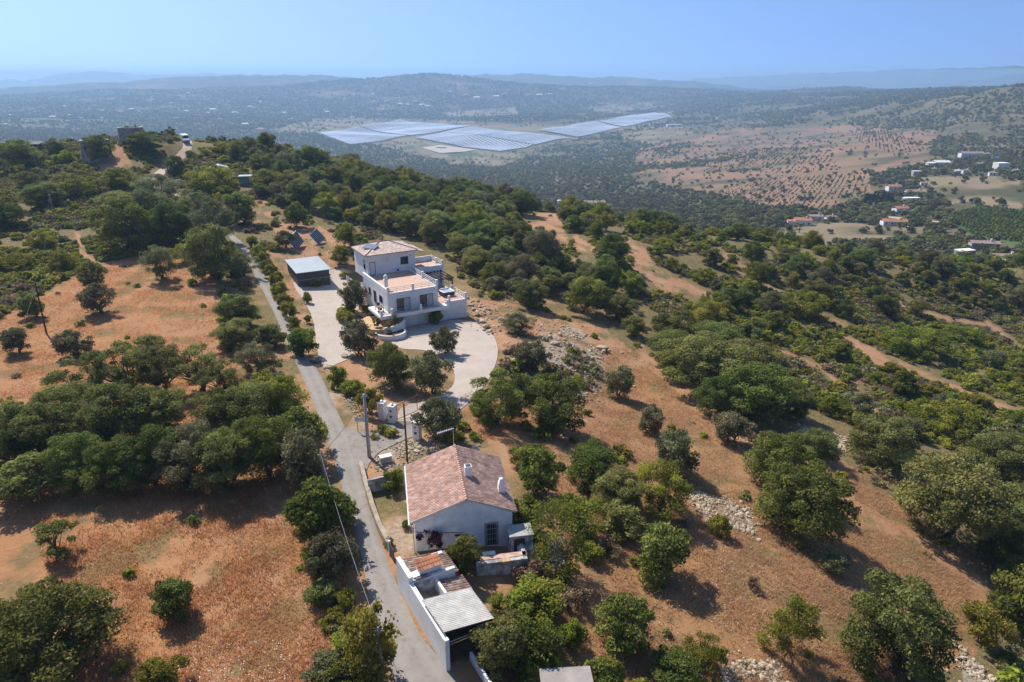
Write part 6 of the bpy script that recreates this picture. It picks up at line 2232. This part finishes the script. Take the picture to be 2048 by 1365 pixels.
# low scrub on the near hill
nd = 98000
A_ = rng.uniform(-.95, .9, nd)
R_ = np.sqrt(rng.uniform(26 ** 2, 290 ** 2, nd))
X, Y = R_ * np.sin(A_), R_ * np.cos(A_)
Zz = zf(X, Y)
px, py = proj(X, Y, Zz)
ok = (px > -700) & (px < 2600) & (py < 1700)
bare = np.zeros(nd, bool)
for p in FIELD + EARTH + KEEP[:1]:
    bare |= inpoly(px, py, p)
for pl, wd in PATHS:
    bare |= linedist(px, py, pl) < wd + 3
road_l = [(880, 1400), (800, 1250), (740, 1080), (705, 960), (675, 850), (640, 770), (600, 690), (565, 620), (535, 560), (495, 500), (450, 455), (405, 425), (330, 385), (310, 360), (345, 320), (375, 290)]
rw = np.interp(py, [280, 460, 600, 930, 1365], [16, 22, 40, 58, 105])
bare |= linedist(px, py, road_l) < rw
BUILT = [[(700, 880), (1010, 880), (1060, 1110), (1040, 1180), (1000, 1400), (880, 1400), (770, 1150)], [(1060, 1310), (1200, 1310), (1200, 1400), (1060, 1400)], [(680, 700), (1000, 640), (1010, 760), (860, 880), (690, 850), (640, 740)]]
for p in BUILT:
    bare |= inpoly(px, py, p)
dn = fbm(X / 9, Y / 9, 71, 3)
slope_ = inpoly(px, py, [(-800, 280), (480, 300), (480, 560), (200, 530), (0, 640), (-800, 680)]) | inpoly(px, py, [(1440, 560), (2100, 600), (2100, 1000), (1900, 900), (1500, 780)])
ok &= (~bare & ((dn > .47) | (slope_ & (dn > .3)))) | (bare & (rng.random(nd) < np.where(inpoly(px, py, FIELD[1]), .035, .012)) & (linedist(px, py, road_l) > rw))
for p in BUILT:
    ok &= ~inpoly(px, py, p)
ok &= rng.random(nd) < np.where(slope_, .95, .5)
k = np.nonzero(ok)[0]
s_ = rng.uniform(.5, 1.7, len(k)) * np.where(rng.random(len(k)) < .14, 1.7, 1)
SCR = [lod('scrub_a', 21, 260, .17, LEAF['lentisk'], 1, .55, 9), lod('scrub_b', 22, 260, .17, LEAF['oak'], 1, .6, 9), lod('scrub_c', 23, 200, .17, LEAF['dry'], 1, .5, 9), lod('scrub_d', 24, 200, .16, LEAF['olive'], 1, .6, 8), lod('scrub_e', 25, 220, .17, LEAF['lime'], 1, .5, 8)]
dn2 = fbm(X[k] / 22, Y[k] / 22, 75, 3)
ix = np.where(dn2 > .52, rng.choice([0, 0, 1, 4], len(k)), rng.choice([1, 2, 2, 3, 0], len(k)))
scatter('hillside_scrub', np.stack([X[k], Y[k], Zz[k] - .05], 1), np.stack([s_ * 1.15, s_ * 1.15, s_], 1), rng.uniform(0, 6.28, len(k)), ix, SCR)

# dry grass: tufts of stalks over the fields and verges
nd = 520000
A_ = rng.uniform(-.70, .70, nd)
R_ = (28 ** .9 + rng.random(nd) * (150 ** .9 - 28 ** .9)) ** (1 / .9)
X, Y = R_ * np.sin(A_), R_ * np.cos(A_)
Zz = zf(X, Y)
px, py = proj(X, Y, Zz)
ok = (px > -60) & (px < 2110) & (py < 1420)
inf = np.zeros(nd, bool)
for p in FIELD:
    inf |= inpoly(px, py, p)
ok &= inf | (rng.random(nd) < .25)
ok &= linedist(px, py, road_l) > np.interp(py, [280, 460, 600, 930, 1365], [16, 22, 34, 46, 80])
for p in BUILT + KEEP[:1]:
    ok &= ~inpoly(px, py, p)
ok &= fbm(X / 3, Y / 3, 81, 3) + rng.normal(0, .12, nd) > .45
for pl, wd in PATHS:
    ok &= (linedist(px, py, pl) > wd) | (rng.random(nd) < .2)
k = np.nonzero(ok)[0]
X, Y, Zz = X[k], Y[k], Zz[k]
nb = 3
m_ = len(k)
an = rng.uniform(0, 6.28, (m_, nb))
hh = rng.uniform(.1, .34, (m_, nb)) * (.6 + .9 * fbm(X / 7, Y / 7, 83, 3))[:, None]
wd_ = rng.uniform(.012, .035, (m_, nb))
bx, by = X[:, None] + rng.normal(0, .08, (m_, nb)), Y[:, None] + rng.normal(0, .08, (m_, nb))
ca, sa = np.cos(an), np.sin(an)
ln_ = rng.normal(0, .9, (m_, nb)) * hh
zb = np.repeat(Zz[:, None], nb, 1)
tri = np.stack([np.stack([bx - ca * wd_, by - sa * wd_, zb - .02], -1), np.stack([bx + ca * wd_, by + sa * wd_, zb - .02], -1), np.stack([bx - sa * ln_, by + ca * ln_, zb + hh], -1)], 2)
Vg = tri.reshape(-1, 3)
pal = np.array([(.59, .31, .14), (.55, .27, .12), (.64, .4, .19), (.5, .24, .105), (.6, .34, .155), (.53, .34, .16)])
patch = np.clip(fbm(X / 11, Y / 11, 85, 3) * 8 - 1.5, 0, 5.99).astype(int)
ci_ = np.where(rng.random(m_) < .55, patch, rng.integers(0, 6, m_))
tn_ = np.clip((X + 3) / 6, 0, 1)[:, None] * .45
pc_ = pal[ci_] * (1 - tn_) + np.array([.46, .34, .22]) * tn_
cc = np.repeat(pc_ * rng.uniform(.8, 1.2, m_)[:, None], nb * 3, 0)
tag(link('dry_grass', mesh_np('dry_grass', Vg, np.arange(len(Vg)).reshape(-1, 3), 3, M['straw'], False, {'tone': cc})), kind='stuff')

# pale seed heads in the dry grass
P_, s_ = [], []
for poly, nn_ in (([(380, 1290), (560, 1290), (640, 1400), (330, 1400)], 420), ([(0, 1000), (620, 980), (660, 1350), (0, 1365)], 260), ([(1360, 1060), (1540, 1060), (1600, 1300), (1450, 1330)], 330), ([(1300, 1000), (1900, 1060), (1950, 1330), (1250, 1330)], 420), ([(440, 980), (620, 960), (620, 1060), (560, 1040)], 120)):
    Gq = np.array([G(*p)[:2] for p in poly])
    for _ in range(nn_ // 2):
        x, y = rng.uniform(*[(Gq[:, 0].min(), Gq[:, 0].max()), (Gq[:, 1].min(), Gq[:, 1].max())][0]), rng.uniform(Gq[:, 1].min(), Gq[:, 1].max())
        if inpoly(np.array([x]), np.array([y]), Gq.tolist())[0]:
            P_.append((x, y, 0))
P_ = np.array(P_)
P_[:, 2] = zf(P_[:, 0], P_[:, 1]) + rng.uniform(.25, .45, len(P_))
hd = MB()
hd.lathe([(.0, -.02), (.03, .0), (.035, .02), (.0, .03)], n=7)
hm_ = bpy.data.meshes.new('seed_head')
hm_.from_pydata(hd.v, [], hd.f)
hm_.materials.append(mat('pale_seed_heads', (.62, .58, .5), .9, .1))
s_ = rng.uniform(.5, 1.25, len(P_))
scatter('wild_seed_heads', P_, np.stack([s_] * 3, 1), rng.uniform(0, 6, len(P_)), np.zeros(len(P_)), [hm_])

# rubble
def rock_mesh(seed, tone):
    bm = bmesh.new()
    bmesh.ops.create_icosphere(bm, subdivisions=2, radius=.5)
    r = random.Random(seed)
    pl = [Vector((r.gauss(0, 1), r.gauss(0, 1), r.gauss(0, 1))).normalized() for _ in range(9)]
    for v in bm.verts:
        for p in pl:
            d = v.co.dot(p) - r.uniform(.29, .3) - .06 * (pl.index(p) % 3)
            if d > 0:
                v.co -= p * d
    sx, sy, sz_ = r.uniform(.8, 1.3), r.uniform(.7, 1.1), r.uniform(.55, .85)
    for v in bm.verts:
        v.co = Vector((v.co.x * sx, v.co.y * sy, v.co.z * sz_)) * 1.25
    me = bpy.data.meshes.new('boulder')
    bm.to_mesh(me)
    bm.free()
    a = me.attributes.new('tone', 'FLOAT_COLOR', 'POINT')
    a.data.foreach_set('color', np.tile(np.array([*tone, 1], np.float32), len(me.vertices)))
    me.materials.append(M['stone'])
    return me


STONE = [rock_mesh(i, t) for i, t in enumerate([(.43, .34, .23), (.34, .27, .185), (.39, .29, .18), (.23, .19, .14), (.47, .38, .27)])]
Pr, sr = [], []
for p, cnt, lo, hi in ((ROCK[0], 1500, .1, .5), (ROCK[1], 1600, .1, .42), (ROCK[2], 1100, .12, .45), (ROCK[3], 900, .1, .38), (ROCK[4], 900, .1, .36), (ROCK[5], 1300, .08, .3), (ROCK[6], 900, .08, .3), (ROCK[7], 130, .15, .45),
                       ([(1050, 880), (1200, 880), (1300, 1000), (1100, 980)], 160, .06, .2), (FIELD[1], 900, .05, .16), (EARTH[9], 260, .05, .15), (EARTH[0], 500, .08, .3), ([(940, 590), (1110, 640), (1120, 690), (1000, 690), (935, 640)], 420, .1, .4), ([(938, 596), (965, 600), (1005, 655), (1000, 690), (960, 660)], 150, .2, .7),
                       ([(1200, 1000), (1260, 980), (1260, 1030), (1210, 1040)], 100, .1, .3), ([(590, 560), (640, 690), (630, 720), (600, 690), (575, 570)], 300, .08, .3), ([(470, 440), (540, 460), (560, 500), (500, 490)], 200, .1, .3)):
    Gq = np.array([G(*q)[:2] for q in p])
    lo_, hi_ = Gq.min(0), Gq.max(0)
    xy = rng.uniform(lo_, hi_, (cnt * 3, 2))
    ed = rng.normal(0, .2 * np.sqrt(np.prod(hi_ - lo_)), xy.shape) * rng.random((len(xy), 1)) ** 2
    xy = xy[inpoly(xy[:, 0], xy[:, 1], Gq.tolist())][:cnt]
    xy = xy + ed[:len(xy)]
    xy = xy[fbm(xy[:, 0] / 1.6, xy[:, 1] / 1.6, 91, 3) > .4]
    Pr.append(xy)
    sr.append(lo + (hi - lo) * rng.random(len(xy)) ** 2.2)
xy, s_ = np.concatenate(Pr), np.concatenate(sr)
rpx, rpy = proj(xy[:, 0], xy[:, 1], zf(xy[:, 0], xy[:, 1]))
ok = linedist(rpx, rpy, road_l) > np.interp(rpy, [280, 460, 600, 930, 1365], [14, 18, 24, 40, 70])
xy, s_ = xy[ok], s_[ok]
zr = zf(xy[:, 0], xy[:, 1])
scatter('limestone_rubble', np.stack([xy[:, 0], xy[:, 1], zr + s_ * .12], 1), np.stack([s_] * 3, 1), np.zeros(len(s_)), rng.integers(0, 5, len(s_)), STONE, tilt=rng.uniform(-1, 1, (len(s_), 3)) * [.5, .5, 3.1])

for k, (px, py, w_) in enumerate(BL):
    g = G(px, py)
    f_ = g[1] * cP - (g[2] - CAM_H) * sP
    s = w_ * f_ / FPX * 1.3
    lab = 'pale boulder on the stony bank behind the turning circle' if px > 930 and py < 880 else ('pale boulder edging the villa drive and planted beds' if py < 740 else 'pale boulder on the earth between the cottage and gate')
    o = link('boulder', STONE[k % 5], None, (g[0], g[1], g[2] + s * .18), random.uniform(0, 6))
    o.scale = (s, s * random.uniform(.7, 1), s * .85)
    tag(o, lab, 'boulder', lab.replace('pale boulder', 'boulders'))

# ------------------------------------------------------------------ haze: the air between here and the hills

hm = bpy.data.materials.new('hazy_air')
hm.use_nodes = True
ht = hm.node_tree
for q in list(ht.nodes):
    if q.type == 'BSDF_PRINCIPLED':
        ht.nodes.remove(q)
pv = ht.nodes.new('ShaderNodeVolumePrincipled')
pv.inputs['Color'].default_value = (.4, .62, .9, 1)
pv.inputs['Density'].default_value = 1.7e-4
pv.inputs['Anisotropy'].default_value = .25
ht.links.new(pv.outputs[0], ht.nodes['Material Output'].inputs['Volume'])
tag(MB().box(-16000, 16000, -3000, 17000, -900, 90).build('haze', hm), kind='stuff')
